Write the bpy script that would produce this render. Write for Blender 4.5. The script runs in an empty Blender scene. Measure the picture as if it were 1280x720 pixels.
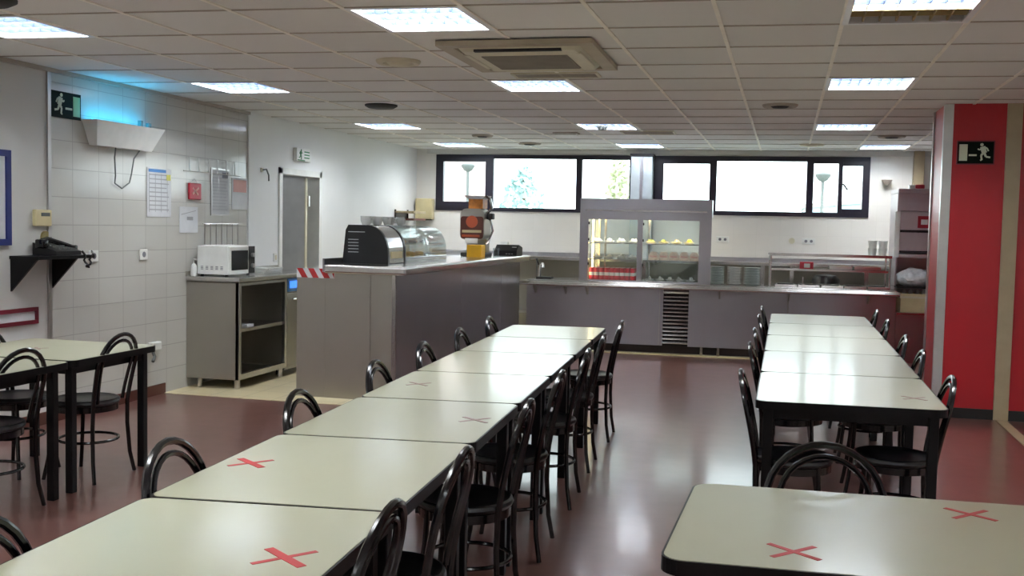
import bpy, bmesh, math, random
from mathutils import Vector, Matrix
random.seed(7)
scn = bpy.context.scene
COL = scn.collection

def lin(c):
    def f(v):
        v = v / 255.0
        return v / 12.92 if v <= 0.04045 else ((v + 0.055) / 1.055) ** 2.4
    return (f(c[0]), f(c[1]), f(c[2]), 1.0)

# ------------------------------------------------------------------ camera
YAW, PITCH, ROLL, FPX = 0.2564, 0.0607, -0.02054, 1300.0
cy, sy = math.cos(YAW), math.sin(YAW)
cp, sp = math.cos(PITCH), math.sin(PITCH)
cr, sr = math.cos(ROLL), math.sin(ROLL)
fw = Vector((-sy * cp, cy * cp, -sp))
rt = Vector((cy, sy, 0))
up = rt.cross(fw)
r2 = rt * cr - up * sr
u2 = up * cr + rt * sr
cam_d = bpy.data.cameras.new('camera')
cam = bpy.data.objects.new('camera', cam_d)
COL.objects.link(cam)
mw = Matrix((r2, u2, -fw)).transposed().to_4x4()
mw.translation = Vector((0, 0, 1.54))
cam.matrix_world = mw
cam_d.sensor_width = 36.0
cam_d.lens = 36.0 * FPX / 1280.0
cam_d.clip_end = 300
scn.camera = cam

# ------------------------------------------------------------------ light and exposure
scn.view_settings.view_transform = 'Standard'
scn.view_settings.look = 'None'
scn.view_settings.gamma = 1.0
scn.view_settings.use_curve_mapping = False
scn.view_settings.exposure = 1.15
SKY = 3.7                # overcast daylight outside the windows
LAMP_W = 17.0            # watts of one ceiling luminaire
TUBE = 5.5               # glow of the tubes
world = bpy.data.worlds.new('overcast_sky')
scn.world = world
world.use_nodes = True
bg = world.node_tree.nodes['Background']
bg.inputs['Color'].default_value = (0.95, 0.97, 1.0, 1)
bg.inputs['Strength'].default_value = SKY

# ------------------------------------------------------------------ materials
def base_mat(name):
    m = bpy.data.materials.new(name)
    m.use_nodes = True
    nt = m.node_tree
    return m, nt, nt.nodes['Principled BSDF']

def mat(name, rgb, rough=0.5, metal=0.0, var=0.06, scale=8.0, bump=0.0, coat=0.0, stretch=None, spec=None, rvar=0.0):
    """one procedural surface: base colour with a slow noise variation, optional bump"""
    m, nt, b = base_mat(name)
    c = lin(rgb)
    tc = nt.nodes.new('ShaderNodeTexCoord')
    mp = nt.nodes.new('ShaderNodeMapping')
    if stretch: mp.inputs['Scale'].default_value = stretch
    nt.links.new(tc.outputs['Object'], mp.inputs['Vector'])
    nz = nt.nodes.new('ShaderNodeTexNoise')
    nz.inputs['Scale'].default_value = scale
    nz.inputs['Detail'].default_value = 4
    nt.links.new(mp.outputs['Vector'], nz.inputs['Vector'])
    rp = nt.nodes.new('ShaderNodeValToRGB')
    rp.color_ramp.elements[0].position = 0.3
    rp.color_ramp.elements[1].position = 0.7
    rp.color_ramp.elements[0].color = tuple(max(0, v * (1 - var)) for v in c[:3]) + (1,)
    rp.color_ramp.elements[1].color = tuple(min(1, v * (1 + var)) for v in c[:3]) + (1,)
    nt.links.new(nz.outputs['Fac'], rp.inputs['Fac'])
    nt.links.new(rp.outputs['Color'], b.inputs['Base Color'])
    b.inputs['Roughness'].default_value = rough
    b.inputs['Metallic'].default_value = metal
    b.inputs['Coat Weight'].default_value = coat
    b.inputs['Coat Roughness'].default_value = 0.14 if coat else 0.03
    if spec is not None: b.inputs['Specular IOR Level'].default_value = spec
    if rvar:
        mr = nt.nodes.new('ShaderNodeMapRange')
        mr.inputs['To Min'].default_value = max(0.02, rough - rvar)
        mr.inputs['To Max'].default_value = rough + rvar
        nt.links.new(nz.outputs['Fac'], mr.inputs['Value'])
        nt.links.new(mr.outputs['Result'], b.inputs['Roughness'])
    if bump:
        bp = nt.nodes.new('ShaderNodeBump')
        bp.inputs['Strength'].default_value = bump
        bp.inputs['Distance'].default_value = 0.01
        nt.links.new(nz.outputs['Fac'], bp.inputs['Height'])
        nt.links.new(bp.outputs['Normal'], b.inputs['Normal'])
    return m

def emit(name, rgb, strength):
    m, nt, b = base_mat(name)
    b.inputs['Base Color'].default_value = lin(rgb)
    b.inputs['Emission Color'].default_value = lin(rgb)
    b.inputs['Emission Strength'].default_value = strength
    return m

def glass(name, tint=(235, 245, 245), refl=0.08, rough=0.02):
    m, nt, b = base_mat(name)
    nt.nodes.remove(b)
    out = nt.nodes['Material Output']
    tr = nt.nodes.new('ShaderNodeBsdfTransparent'); tr.inputs['Color'].default_value = lin(tint)
    gl = nt.nodes.new('ShaderNodeBsdfGlossy'); gl.inputs['Roughness'].default_value = rough
    fr = nt.nodes.new('ShaderNodeFresnel'); fr.inputs['IOR'].default_value = 1.5
    ad = nt.nodes.new('ShaderNodeMath'); ad.operation = 'ADD'; ad.inputs[1].default_value = refl - 0.04
    ad.use_clamp = True
    mx = nt.nodes.new('ShaderNodeMixShader')
    fm = nt.nodes.new('ShaderNodeMath'); fm.operation = 'MINIMUM'; fm.inputs[1].default_value = 0.22
    nt.links.new(fr.outputs[0], fm.inputs[0]); nt.links.new(fm.outputs[0], ad.inputs[0]); nt.links.new(ad.outputs[0], mx.inputs[0])
    nt.links.new(tr.outputs[0], mx.inputs[1]); nt.links.new(gl.outputs[0], mx.inputs[2])
    nt.links.new(mx.outputs[0], out.inputs['Surface'])
    return m

def tiled(name, rgb, joint, w, h, rough, jw=0.012, var=0.04, offset=0.0, axes='XY', bump=0.0):
    m, nt, b = base_mat(name)
    tc = nt.nodes.new('ShaderNodeTexCoord')
    sx = nt.nodes.new('ShaderNodeSeparateXYZ'); cb = nt.nodes.new('ShaderNodeCombineXYZ')
    nt.links.new(tc.outputs['Object'], sx.inputs[0])
    nt.links.new(sx.outputs[axes[0]], cb.inputs['X']); nt.links.new(sx.outputs[axes[1]], cb.inputs['Y'])
    bk = nt.nodes.new('ShaderNodeTexBrick')
    bk.offset = offset; bk.squash = 1.0
    bk.inputs['Scale'].default_value = 1.0
    bk.inputs['Mortar Size'].default_value = jw / 2
    bk.inputs['Mortar Smooth'].default_value = 0.1
    bk.inputs['Brick Width'].default_value = w
    bk.inputs['Row Height'].default_value = h
    c = lin(rgb)
    bk.inputs['Color1'].default_value = tuple(v * (1 - var) for v in c[:3]) + (1,)
    bk.inputs['Color2'].default_value = tuple(min(1, v * (1 + var)) for v in c[:3]) + (1,)
    bk.inputs['Mortar'].default_value = lin(joint)
    nt.links.new(cb.outputs[0], bk.inputs['Vector'])
    nt.links.new(bk.outputs['Color'], b.inputs['Base Color'])
    b.inputs['Roughness'].default_value = rough
    if bump:
        bp = nt.nodes.new('ShaderNodeBump'); bp.inputs['Strength'].default_value = bump; bp.inputs['Distance'].default_value = 0.003
        bp.invert = True
        nt.links.new(bk.outputs['Fac'], bp.inputs['Height']); nt.links.new(bp.outputs['Normal'], b.inputs['Normal'])
    return m

def floor_mat():
    m, nt, b = base_mat('marbled_vinyl_floor')
    tc = nt.nodes.new('ShaderNodeTexCoord')
    n1 = nt.nodes.new('ShaderNodeTexNoise'); n1.inputs['Scale'].default_value = 0.9; n1.inputs['Detail'].default_value = 6
    n2 = nt.nodes.new('ShaderNodeTexNoise'); n2.inputs['Scale'].default_value = 7; n2.inputs['Detail'].default_value = 2
    nt.links.new(tc.outputs['Object'], n1.inputs['Vector']); nt.links.new(tc.outputs['Object'], n2.inputs['Vector'])
    mx = nt.nodes.new('ShaderNodeMath'); mx.operation = 'MULTIPLY_ADD'; mx.inputs[1].default_value = 0.5
    md = nt.nodes.new('ShaderNodeMath'); md.operation = 'MULTIPLY'; md.inputs[1].default_value = 0.5
    nt.links.new(n2.outputs['Fac'], md.inputs[0]); nt.links.new(n1.outputs['Fac'], mx.inputs[0]); nt.links.new(md.outputs[0], mx.inputs[2])
    rp = nt.nodes.new('ShaderNodeValToRGB')
    rp.color_ramp.elements[0].position = 0.30; rp.color_ramp.elements[0].color = lin((100, 66, 60))
    rp.color_ramp.elements[1].position = 0.70; rp.color_ramp.elements[1].color = lin((120, 84, 78))
    nt.links.new(mx.outputs[0], rp.inputs['Fac'])
    nt.links.new(rp.outputs['Color'], b.inputs['Base Color'])
    b.inputs['Roughness'].default_value = 0.30
    b.inputs['Coat Weight'].default_value = 0.55
    b.inputs['Coat Roughness'].default_value = 0.13
    b.inputs['Specular IOR Level'].default_value = 0.6
    return m

def stain_tile_mat():
    """ceiling tile: one faint tone per tile (UV counts the tiles) and a fine grain"""
    m, nt, b = base_mat('mineral_ceiling_tile')
    uv = nt.nodes.new('ShaderNodeUVMap')
    fl = nt.nodes.new('ShaderNodeVectorMath'); fl.operation = 'FLOOR'
    nt.links.new(uv.outputs[0], fl.inputs[0])
    wn = nt.nodes.new('ShaderNodeTexWhiteNoise'); wn.noise_dimensions = '2D'
    nt.links.new(fl.outputs[0], wn.inputs['Vector'])
    rp = nt.nodes.new('ShaderNodeValToRGB')
    rp.color_ramp.elements[0].color = lin((222, 222, 220)); rp.color_ramp.elements[1].color = lin((233, 233, 231))
    nt.links.new(wn.outputs['Value'], rp.inputs['Fac'])
    nt.links.new(rp.outputs['Color'], b.inputs['Base Color'])
    b.inputs['Roughness'].default_value = 0.9
    return m

M = dict(
    floor=floor_mat(),
    ceil=stain_tile_mat(),
    tbar=mat('ceiling_t_bar', (244, 240, 230), 0.5),
    tbar_d=mat('darker_ceiling_t_bar', (172, 164, 153), 0.6),  # darker tone than the runners, for crossbars and small fittings
    wall=mat('painted_plaster', (206, 206, 202), 0.6, var=0.03, scale=2),
    wall_w=mat('brighter_white_plaster', (236, 238, 238), 0.55, var=0.02, scale=2),  # base colour raised to make the rear left wall brighter
    walltile=tiled('glazed_wall_tile', (198, 198, 192), (172, 172, 166), 0.31, 0.21, 0.12, jw=0.006, var=0.02, axes='YZ', bump=0.3),
    backtile=tiled('pale_back_wall_tile', (226, 224, 218), (221, 219, 213), 0.31, 0.21, 0.3, jw=0.005, var=0.015, axes='XZ'),
    kfloor=tiled('beige_kitchen_floor_tile', (196, 184, 150), (160, 148, 118), 0.3, 0.3, 0.35, jw=0.008, axes='XY'),
    skirt=mat('brown_skirting', (92, 52, 44), 0.35),
    red=mat('red_laminate_panel', (178, 20, 32), 0.38, var=0.05, scale=1.5),
    tan=mat('tan_profile', (172, 156, 126), 0.5),
    alu=mat('anodised_aluminium', (190, 188, 186), 0.3, metal=0.9, var=0.04),
    blackframe=mat('black_window_frame', (28, 24, 40), 0.35),
    steel=mat('brushed_steel', (174, 172, 177), 0.30, metal=1.0, var=0.04, scale=1.6),
    steel_b=mat('bright_steel', (205, 203, 202), 0.22, metal=1.0, var=0.04),
    steel_l=mat('satin_tower_steel', (205, 198, 200), 0.42, metal=0.6, var=0.03),
    steel_d=mat('worn_grey_steel', (176, 172, 163), 0.35, metal=0.9, var=0.05, scale=1.6),
    dark=mat('dark_recess', (26, 24, 24), 0.6),
    toe=mat('dark_toe_kick', (44, 32, 32), 0.6),
    cream=mat('cream_laminate', (174, 175, 151), 0.30, var=0.02, scale=3, coat=0.45),
    black=mat('black_lacquer', (5, 5, 9), 0.2, coat=0.15, var=0.1),
    seat=mat('black_seat_shell', (12, 12, 16), 0.3, var=0.15, scale=40, bump=0.1),
    blackm=mat('black_table_frame', (7, 7, 9), 0.38, var=0.1, spec=0.25),
    tape=mat('red_tape', (176, 44, 46), 0.45, var=0.1, scale=30),
    tape_f=mat('faded_red_tape', (134, 104, 98), 0.4, var=0.15, scale=30),
    white=mat('white_plastic', (226, 228, 224), 0.4),
    offw=mat('cream_plastic', (206, 200, 176), 0.45),
    beige=mat('beige_plastic', (204, 192, 150), 0.45),
    refl=mat('white_reflector', (235, 238, 240), 0.35),
    oldrefl=mat('yellowed_reflector', (178, 160, 112), 0.5),
    louvre=mat('lamp_louvre', (70, 84, 112), 0.4),
    tube=emit('fluorescent_tube', (222, 236, 255), TUBE),
    tube_off=mat('unlit_tube', (205, 205, 195), 0.3),
    glass=glass('window_glass', (240, 248, 248)),
    cglass=glass('display_glass', (246, 250, 250), 0.06),
    porcelain=mat('white_porcelain', (206, 208, 206), 0.25),
    plate=mat('grey_green_plate', (170, 180, 178), 0.3),
    cellar=mat('dim_corridor_grey', (190, 190, 188), 0.6),
    green=mat('sign_dark_green', (5, 20, 13), 0.6, spec=0.15),
    glow=mat('photoluminescent_white', (206, 214, 190), 0.5),
    glow_g=mat('photoluminescent_green', (150, 196, 148), 0.5),
    signg=mat('sign_green', (60, 128, 84), 0.5),
    blue=mat('blue_frame', (30, 42, 112), 0.4),
    maroon=mat('maroon_frame', (112, 22, 42), 0.45),
    paper=mat('white_paper', (214, 217, 220), 0.6),
    paper_g=mat('grey_print', (168, 170, 174), 0.6),
    paper_d=mat('dark_print', (112, 114, 122), 0.6),
    paperblue=mat('blue_print', (84, 142, 206), 0.6),
    paperyel=mat('yellow_print', (214, 212, 110), 0.6),
    pink=mat('salmon_print', (216, 166, 158), 0.6),
    redp=mat('red_plastic', (176, 40, 56), 0.35),
    yellow=mat('yellow_card', (222, 168, 24), 0.5),
    orange=mat('orange_print', (176, 84, 52), 0.45),
    brown=mat('brown_print', (92, 50, 42), 0.4),
    wire=mat('grey_cable', (96, 100, 98), 0.5),
    bulb_blue=emit('blue_insect_lamp_tube', (20, 190, 255), 7),
    warm=emit('warm_case_lamp', (255, 222, 150), 5),
    leafy=mat('tree_leaf', (174, 199, 197), 0.7, var=0.15, scale=5),
    leafy2=mat('yellow_green_leaf', (196, 200, 168), 0.7, var=0.15, scale=5),
    bark=mat('bark', (110, 90, 70), 0.8),
    brick=tiled('pink_brick', (222, 186, 184), (218, 196, 192), 0.25, 0.08, 0.8, offset=0.5, axes='XZ'),
    ground=mat('outdoor_paving', (150, 156, 148), 0.9, scale=0.5),
    bldg=mat('pale_blue_cladding', (176, 192, 202), 0.6),
    food=mat('pastry', (206, 170, 120), 0.6, var=0.25, scale=30),
    bread=mat('sandwich_wrap', (222, 200, 184), 0.35, var=0.2, scale=25),
    salad=mat('green_salad', (146, 150, 70), 0.5, var=0.3, scale=40),
    meat=mat('stewed_food', (120, 84, 56), 0.5, var=0.3, scale=40),
    bag=mat('clear_plastic_bag', (226, 232, 238), 0.25, var=0.2, scale=18, bump=0.6),
    screen=emit('blue_display', (60, 120, 230), 0.8),
    doorgl=mat('microwave_door_glass', (20, 24, 32), 0.12),
    grille=mat('grey_filter_grille', (150, 144, 134), 0.7),
)

# ------------------------------------------------------------------ mesh helpers
class MB:
    def __init__(s): s.bm = bmesh.new()
    def box(s, x0, x1, y0, y1, z0, z1, bev=0.0, seg=2):
        x0, x1 = min(x0, x1), max(x0, x1); y0, y1 = min(y0, y1), max(y0, y1); z0, z1 = min(z0, z1), max(z0, z1)
        v = [s.bm.verts.new((x, y, z)) for z in (z0, z1) for y in (y0, y1) for x in (x0, x1)]
        F = [(0, 2, 3, 1), (4, 5, 7, 6), (0, 1, 5, 4), (2, 6, 7, 3), (0, 4, 6, 2), (1, 3, 7, 5)]
        fs = [s.bm.faces.new([v[i] for i in f]) for f in F]
        if bev:
            es = list({e for f in fs for e in f.edges})
            bmesh.ops.bevel(s.bm, geom=es, offset=bev, segments=seg, affect='EDGES', profile=0.5)
        return s
    def prism(s, pts, fn0, fn1):
        """pts 2D polygon; fn0 / fn1 map a 2D point to 3D for the two caps"""
        a = [s.bm.verts.new(fn0(*p)) for p in pts]; b = [s.bm.verts.new(fn1(*p)) for p in pts]
        s.bm.faces.new(a[::-1]); s.bm.faces.new(b)
        n = len(pts)
        for i in range(n): s.bm.faces.new((a[i], a[(i + 1) % n], b[(i + 1) % n], b[i]))
        return s
    def tube(s, pts, r, n=8, closed=False, r_end=None):
        pts = [Vector(p) for p in pts]; m = len(pts); rings = []
        prev = None
        for i, p in enumerate(pts):
            if closed: t = pts[(i + 1) % m] - pts[i - 1]
            elif i == 0: t = pts[1] - p
            elif i == m - 1: t = p - pts[-2]
            else: t = (pts[i + 1] - p).normalized() + (p - pts[i - 1]).normalized()
            if t.length < 1e-9: t = Vector((0, 0, 1))
            t.normalize()
            if prev is None:
                ref = Vector((0, 0, 1)) if abs(t.z) < 0.9 else Vector((1, 0, 0))
                nn = t.cross(ref).normalized()
            else:
                nn = prev - t * prev.dot(t)
                nn = nn.normalized() if nn.length > 1e-6 else t.orthogonal().normalized()
            prev = nn; bb = t.cross(nn)
            rr = r if r_end is None else r + (r_end - r) * i / (m - 1)
            rings.append([s.bm.verts.new(p + nn * math.cos(2 * math.pi * k / n) * rr + bb * math.sin(2 * math.pi * k / n) * rr) for k in range(n)])
        for i in range(m if closed else m - 1):
            A, B = rings[i], rings[(i + 1) % m]
            for k in range(n): s.bm.faces.new((A[k], A[(k + 1) % n], B[(k + 1) % n], B[k]))
        if not closed:
            s.bm.faces.new(rings[0][::-1]); s.bm.faces.new(rings[-1])
        return s
    def lathe(s, prof, n=24, c=(0, 0, 0)):
        rings = []
        for (r, z) in prof:
            if r < 1e-6: rings.append([s.bm.verts.new((c[0], c[1], c[2] + z))])
            else: rings.append([s.bm.verts.new((c[0] + r * math.cos(2 * math.pi * k / n), c[1] + r * math.sin(2 * math.pi * k / n), c[2] + z)) for k in range(n)])
        for A, B in zip(rings, rings[1:]):
            for k in range(n):
                k2 = (k + 1) % n
                if len(A) == 1 and len(B) == 1: continue
                if len(A) == 1: s.bm.faces.new((A[0], B[k2], B[k]))
                elif len(B) == 1: s.bm.faces.new((A[k], A[k2], B[0]))
                else: s.bm.faces.new((A[k], A[k2], B[k2], B[k]))
        return s
    def xform(s, f):
        for v in s.bm.verts: v.co = Vector(f(*v.co))
        return s
    def build(s, name, m, parent=None, smooth=False, loc=None, rz=None):
        bmesh.ops.recalc_face_normals(s.bm, faces=s.bm.faces[:])
        me = bpy.data.meshes.new(name); s.bm.to_mesh(me); s.bm.free()
        if smooth:
            for p in me.polygons: p.use_smooth = True
            try: me.set_sharp_from_angle(angle=math.radians(40))
            except Exception: pass
        me.materials.append(m)
        o = bpy.data.objects.new(name, me); COL.objects.link(o)
        if parent is not None: o.parent = parent
        if loc is not None: o.location = loc
        if rz is not None: o.rotation_euler = (0, 0, rz)
        return o

def tag(o, label=None, cat=None, group=None, kind=None):
    if label: o['label'] = label
    if cat: o['category'] = cat
    if group: o['group'] = group
    if kind: o['kind'] = kind
    return o
def thing(name, label, cat, loc=(0, 0, 0), rz=0.0, group=None):
    o = bpy.data.objects.new(name, None); COL.objects.link(o)
    o.empty_display_size = 0.1
    o.location = loc; o.rotation_euler = (0, 0, rz)
    return tag(o, label, cat, group)
def struct(name, mb, m, loc=None, rz=None, smooth=False):
    return tag(mb.build(name, m, None, smooth, loc, rz), kind='structure')
def children(o): return [c for c in ALL() if c.parent == o]
def ALL(): return list(COL.objects)
def dup(root, loc, rz, label=None, group=None):
    """a copy of a thing, its parts and their sub-parts"""
    def rec(o, parent):
        c = o.copy(); COL.objects.link(c)
        if parent is not None: c.parent = parent
        for ch in kids[o.name]: rec(ch, c)
        return c
    kids = {}
    for o in list(COL.objects): kids.setdefault(o.name, [])
    for o in list(COL.objects):
        if o.parent is not None: kids[o.parent.name].append(o)
    r = rec(root, None)
    r.location = loc; r.rotation_euler = (0, 0, rz)
    if label: r['label'] = label
    if group: r['group'] = group
    return r
def rounded(x0, x1, y0, y1, r, n=6):
    pts = []
    for cx, cy_, a0 in ((x1 - r, y1 - r, 0), (x0 + r, y1 - r, 90), (x0 + r, y0 + r, 180), (x1 - r, y0 + r, 270)):
        for k in range(n + 1):
            a = math.radians(a0 + 90 * k / n)
            pts.append((cx + r * math.cos(a), cy_ + r * math.sin(a)))
    return pts
PI = math.pi
KA = 0.046                                  # the serving wall stands very slightly skew to the side wall
def K(x, dy, z=0.0):                        # point in the frame of the serving counter
    return (x * math.cos(KA) - dy * math.sin(KA), 12.76 + x * math.sin(KA) + dy * math.cos(KA), z)
H = 2.615
XW = -5.25
Z = (0, 0, 0)

# ------------------------------------------------------------------ room shell
struct('floor', MB().box(XW, 4.3, -3.0, 15.2, -0.1, 0), M['floor'])
mb = MB()
mb.box(XW, -3.3, 8.0, 14.9, 0.0, 0.004)
mb.prism([(-3.3, 12.56), (1.33, 12.77), (1.33, 14.9), (-3.3, 14.9)], lambda x, y: (x, y, 0.0), lambda x, y: (x, y, 0.004))
struct('floor_kitchen', mb, M['kfloor'])

# ceiling: tile grid, slightly skew, luminaire cells left open
CX0, PX, CY0, PY, SH = 0.24, 0.61, 5.08, 0.65, 0.06
def GC(i, j): x = CX0 + PX * i; return (x, CY0 + PY * j + SH * (x - 0.54))
cells = {}
lamp_rows = [-13, -9, -4, 0, 4, 9, 13]
lamp_cells = [(i, j) for j in lamp_rows for i in (-8, -4, 0, 4)]
lamp_cells.remove((0, 13)); lamp_cells.append((1, 13))
lamp_cells = [c for c in lamp_cells if not (c[0] == 4 and c[1] >= 4) and c != (0, -4)]
bm = bmesh.new(); uvl = bm.loops.layers.uv.new('UVMap')
for i in range(-10, 8):
    for j in range(-14, 17):
        if (i, j) in lamp_cells: continue
        P = [GC(i, j), GC(i + 1, j), GC(i + 1, j + 1), GC(i, j + 1)]
        vs = [bm.verts.new((p[0], p[1], H)) for p in P]
        f = bm.faces.new(vs[::-1])
        uvq = [(i, j), (i + 1, j), (i + 1, j + 1), (i, j + 1)][::-1]
        for l, q in zip(f.loops, uvq):
            l[uvl].uv = (i + (0.9 if q[0] == i + 1 else 0.1), j + (0.9 if q[1] == j + 1 else 0.1))
me = bpy.data.meshes.new('ceiling'); bm.to_mesh(me); bm.free(); me.materials.append(M['ceil'])
o = bpy.data.objects.new('ceiling', me); COL.objects.link(o); tag(o, kind='structure')
mb = MB()
for i in range(-9, 8):
    a, b = GC(i, -14), GC(i, 16)
    mb.box(a[0] - 0.011, a[0] + 0.011, -3.0, 14.9, H - 0.007, H + 0.003)
struct('ceiling_runner', mb, M['tbar'])
mb = MB()
for j in range(-13, 16):
    a, b = GC(-9, j), GC(7, j)
    hw = 0.008
    mb.prism([(a[0], a[1] - hw), (b[0], b[1] - hw), (b[0], b[1] + hw), (a[0], a[1] + hw)], lambda x, y: (x, y, H - 0.005), lambda x, y: (x, y, H + 0.002))
struct('ceiling_crossbar', mb, M['tbar_d'])
struct('ceiling_void', MB().box(XW - 0.1, 4.4, -3.1, 15.2, H + 0.16, H + 0.24), M['dark'])

# left wall: plain, glazed tile, plain with the door opening
T = 0.14
struct('wall_left', MB().box(XW - T, XW, -3.0, 6.54, 0, H + 0.16), M['wall'])
struct('wall_left_tiled', MB().box(XW - T, XW - 0.004, 6.54, 9.47, 0, H + 0.16), M['walltile'])
mb = MB()
mb.box(XW - T, XW + 0.012, 9.47, 10.16, 0, H + 0.16)
mb.box(XW - T, XW + 0.012, 11.08, 14.9, 0, H + 0.16)
mb.box(XW - T, XW + 0.012, 10.16, 11.08, 2.04, H + 0.16)
struct('wall_left_rear', mb, M['wall_w'])
struct('trim_1', MB().box(XW - 0.004, XW + 0.016, 6.525, 6.56, 0.46, H), M['alu'])
mb = MB().box(XW, XW + 0.014, -3.0, 8.02, 0, 0.09)
struct('baseboard_left', mb, M['skirt'])
struct('trim_2', MB().box(XW, XW + 0.03, -3.0, 9.47, H - 0.03, H - 0.002), M['tbar_d'])
# door frame, door leaf, corridor behind
mb = MB()
mb.box(XW - T - 0.01, XW + 0.03, 10.10, 10.165, 0, 2.10)
mb.box(XW - T - 0.01, XW + 0.03, 11.075, 11.14, 0, 2.10)
mb.box(XW - T - 0.01, XW + 0.03, 10.10, 11.14, 2.035, 2.10)
fr = struct('door_1', mb, M['white'])
lf = MB().box(XW - T - 0.86, XW - 0.05, 10.86, 10.90, 0.01, 2.02, 0.003).build('door_leaf', M['cellar'], fr)
MB().box(XW - 0.052, XW - 0.04, 10.855, 10.905, 0.01, 2.02).build('door_edge', M['offw'], lf)
mb = MB(); mb.box(XW - 0.08, XW - 0.02, 10.90, 10.93, 1.70, 1.82); mb.box(XW - 0.08, XW - 0.02, 10.90, 10.93, 0.3, 0.42)
mb.build('hinge', M['alu'], fr)
mb = MB()
mb.box(XW - 2.0, XW - 1.9, 9.0, 12.4, 0, H); mb.box(XW - 2.0, XW - T, 9.0, 9.1, 0, H); mb.box(XW - 2.0, XW - T, 12.3, 12.4, 0, H)
mb.box(XW - 2.0, XW - T, 9.0, 12.4, H, H + 0.1); mb.box(XW - 2.0, XW - T, 9.0, 12.4, -0.1, 0)
struct('wall_corridor', mb, M['cellar'])

t = thing('ceiling_light', 'unseen round lamp added to brighten the corridor behind the door wall', 'ceiling light', (XW - 1.0, 10.0, H))  # out of view, added to brighten the door leaf and corridor
MB().lathe([(0.16, 0), (0.16, -0.03), (0.12, -0.07), (0, -0.08)], 24).build('globe', M['tube'], t, True)
L = bpy.data.lights.new('corridor_fill', 'POINT'); L.energy = 3; L.shadow_soft_size = 0.1
lo = bpy.data.objects.new('corridor_fill_light', L); COL.objects.link(lo); lo.parent = t; lo.location = (0, 0, -0.2)

# back wall with two ribbon windows (frame K)
BW = K(0, 1.85)
W1 = (-4.86, -1.93); W2 = (-1.73, 1.135); WZ0, WZ1 = 1.73, 2.535
def bwbox(mb, x0, x1, z0, z1, y0=0.0, y1=0.22): mb.box(x0, x1, y0, y1, z0, z1)
mb = MB()
bwbox(mb, -5.4, 4.6, 0, WZ0); bwbox(mb, -5.4, 4.6, WZ1, H + 0.16)
bwbox(mb, -5.4, W1[0], WZ0, WZ1); bwbox(mb, W1[1], W2[0], WZ0, WZ1); bwbox(mb, W2[1], 4.6, WZ0, WZ1)
struct('wall_back', mb, M['backtile'], loc=BW, rz=KA)
struct('trim_3', MB().box(-5.0, 4.4, -0.03, 0, WZ1 + 0.012, H - 0.002), M['wall'], loc=BW, rz=KA)
def window(name, ext, panes):
    mb = MB(); x0, x1 = ext
    xs = [x0] + [v for p in panes for v in (p[0], p[1])] + [x1]
    y0, y1 = -0.02, 0.06
    mb.box(x0, x1, y0, y1, WZ0, min(p[2] for p in panes)); mb.box(x0, x1, y0, y1, max(p[3] for p in panes), WZ1)
    zb, zt = min(p[2] for p in panes), max(p[3] for p in panes)
    for a, b in zip(xs[0::2], xs[1::2]): mb.box(a, b, y0, y1, zb, zt)
    for p in panes:
        if p[2] > zb: mb.box(p[0], p[1], y0 - 0.012, y1, zb, p[2])
        if p[3] < zt: mb.box(p[0], p[1], y0 - 0.012, y1, p[3], zt)
    f = struct(name, mb, M['blackframe'], loc=BW, rz=KA)
    for p in panes:
        MB().box(p[0] - 0.01, p[1] + 0.01, 0.02, 0.028, p[2] - 0.01, p[3] + 0.01).build('window_pane', M['glass'], f)
    return f
w1 = window('window_1', W1, [(-4.75, -4.125, 1.86, 2.435), (-4.005, -2.81, 1.78, 2.48), (-2.725, -2.06, 1.78, 2.475)])
w2 = window('window_2', W2, [(-1.59, -0.96, 1.79, 2.43), (-0.865, 0.325, 1.79, 2.47), (0.415, 0.735, 1.79, 2.445), (0.79, 1.045, 1.84, 2.415)])
MB().tube([(0.755, -0.04, 2.17), (0.80, -0.06, 2.165), (0.855, -0.06, 2.09)], 0.012, 8).build('window_handle', M['blackframe'], w2, True)
# remaining walls
struct('wall_right', MB().box(4.2, 4.3, -3.0, 15.2, 0, H + 0.16), M['wall'])
struct('wall_rear', MB().box(XW, 4.3, -3.1, -3.0, 0, H + 0.16), M['wall'])
def portal(name, loc, rot, sx, sz):
    L = bpy.data.lights.new(name, 'AREA'); L.shape = 'RECTANGLE'; L.size = sx; L.size_y = sz
    L.cycles.is_portal = True
    o = bpy.data.objects.new(name, L); COL.objects.link(o); o.location = loc; o.rotation_euler = rot
portal('window_daylight', K((W1[0] + W1[1]) / 2, 2.09, (WZ0 + WZ1) / 2), (PI / 2, 0, KA), W1[1] - W1[0], WZ1 - WZ0)
portal('window_daylight', K((W2[0] + W2[1]) / 2, 2.09, (WZ0 + WZ1) / 2), (PI / 2, 0, KA), W2[1] - W2[0], WZ1 - WZ0)
# red clad partition
RX, RY, RB = 1.245, 9.33, 9.98
struct('wall_partition', MB().box(RX, 4.2, RY, RB, 0.0, H), M['red'])
mb = MB(); mb.box(RX - 0.012, RX + 0.062, RY - 0.014, RY + 0.04, 0, H - 0.003)
struct('trim_4', mb, M['alu'])
struct('trim_5', MB().box(RX - 0.014, RX, RB - 0.035, RB + 0.01, 0, H - 0.003), M['alu'])
struct('trim_6', MB().box(1.715, 1.83, RY - 0.022, RY, 0, H - 0.003), M['tan'])
mb = MB(); mb.box(RX + 0.062, 1.715, RY - 0.012, RY, 0, 0.085); mb.box(1.83, 4.2, RY - 0.012, RY, 0, 0.085)
struct('baseboard_right', mb, M['dark'])
struct('trim_7', MB().box(1.735, 1.815, 2.0, RY - 0.022, 0, 0.006), M['tan'])
struct('trim_8', MB().box(-2.6, 1.33, -0.12, -0.07, 0, 0.012), M['beige'], loc=K(0, 0), rz=KA)

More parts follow.
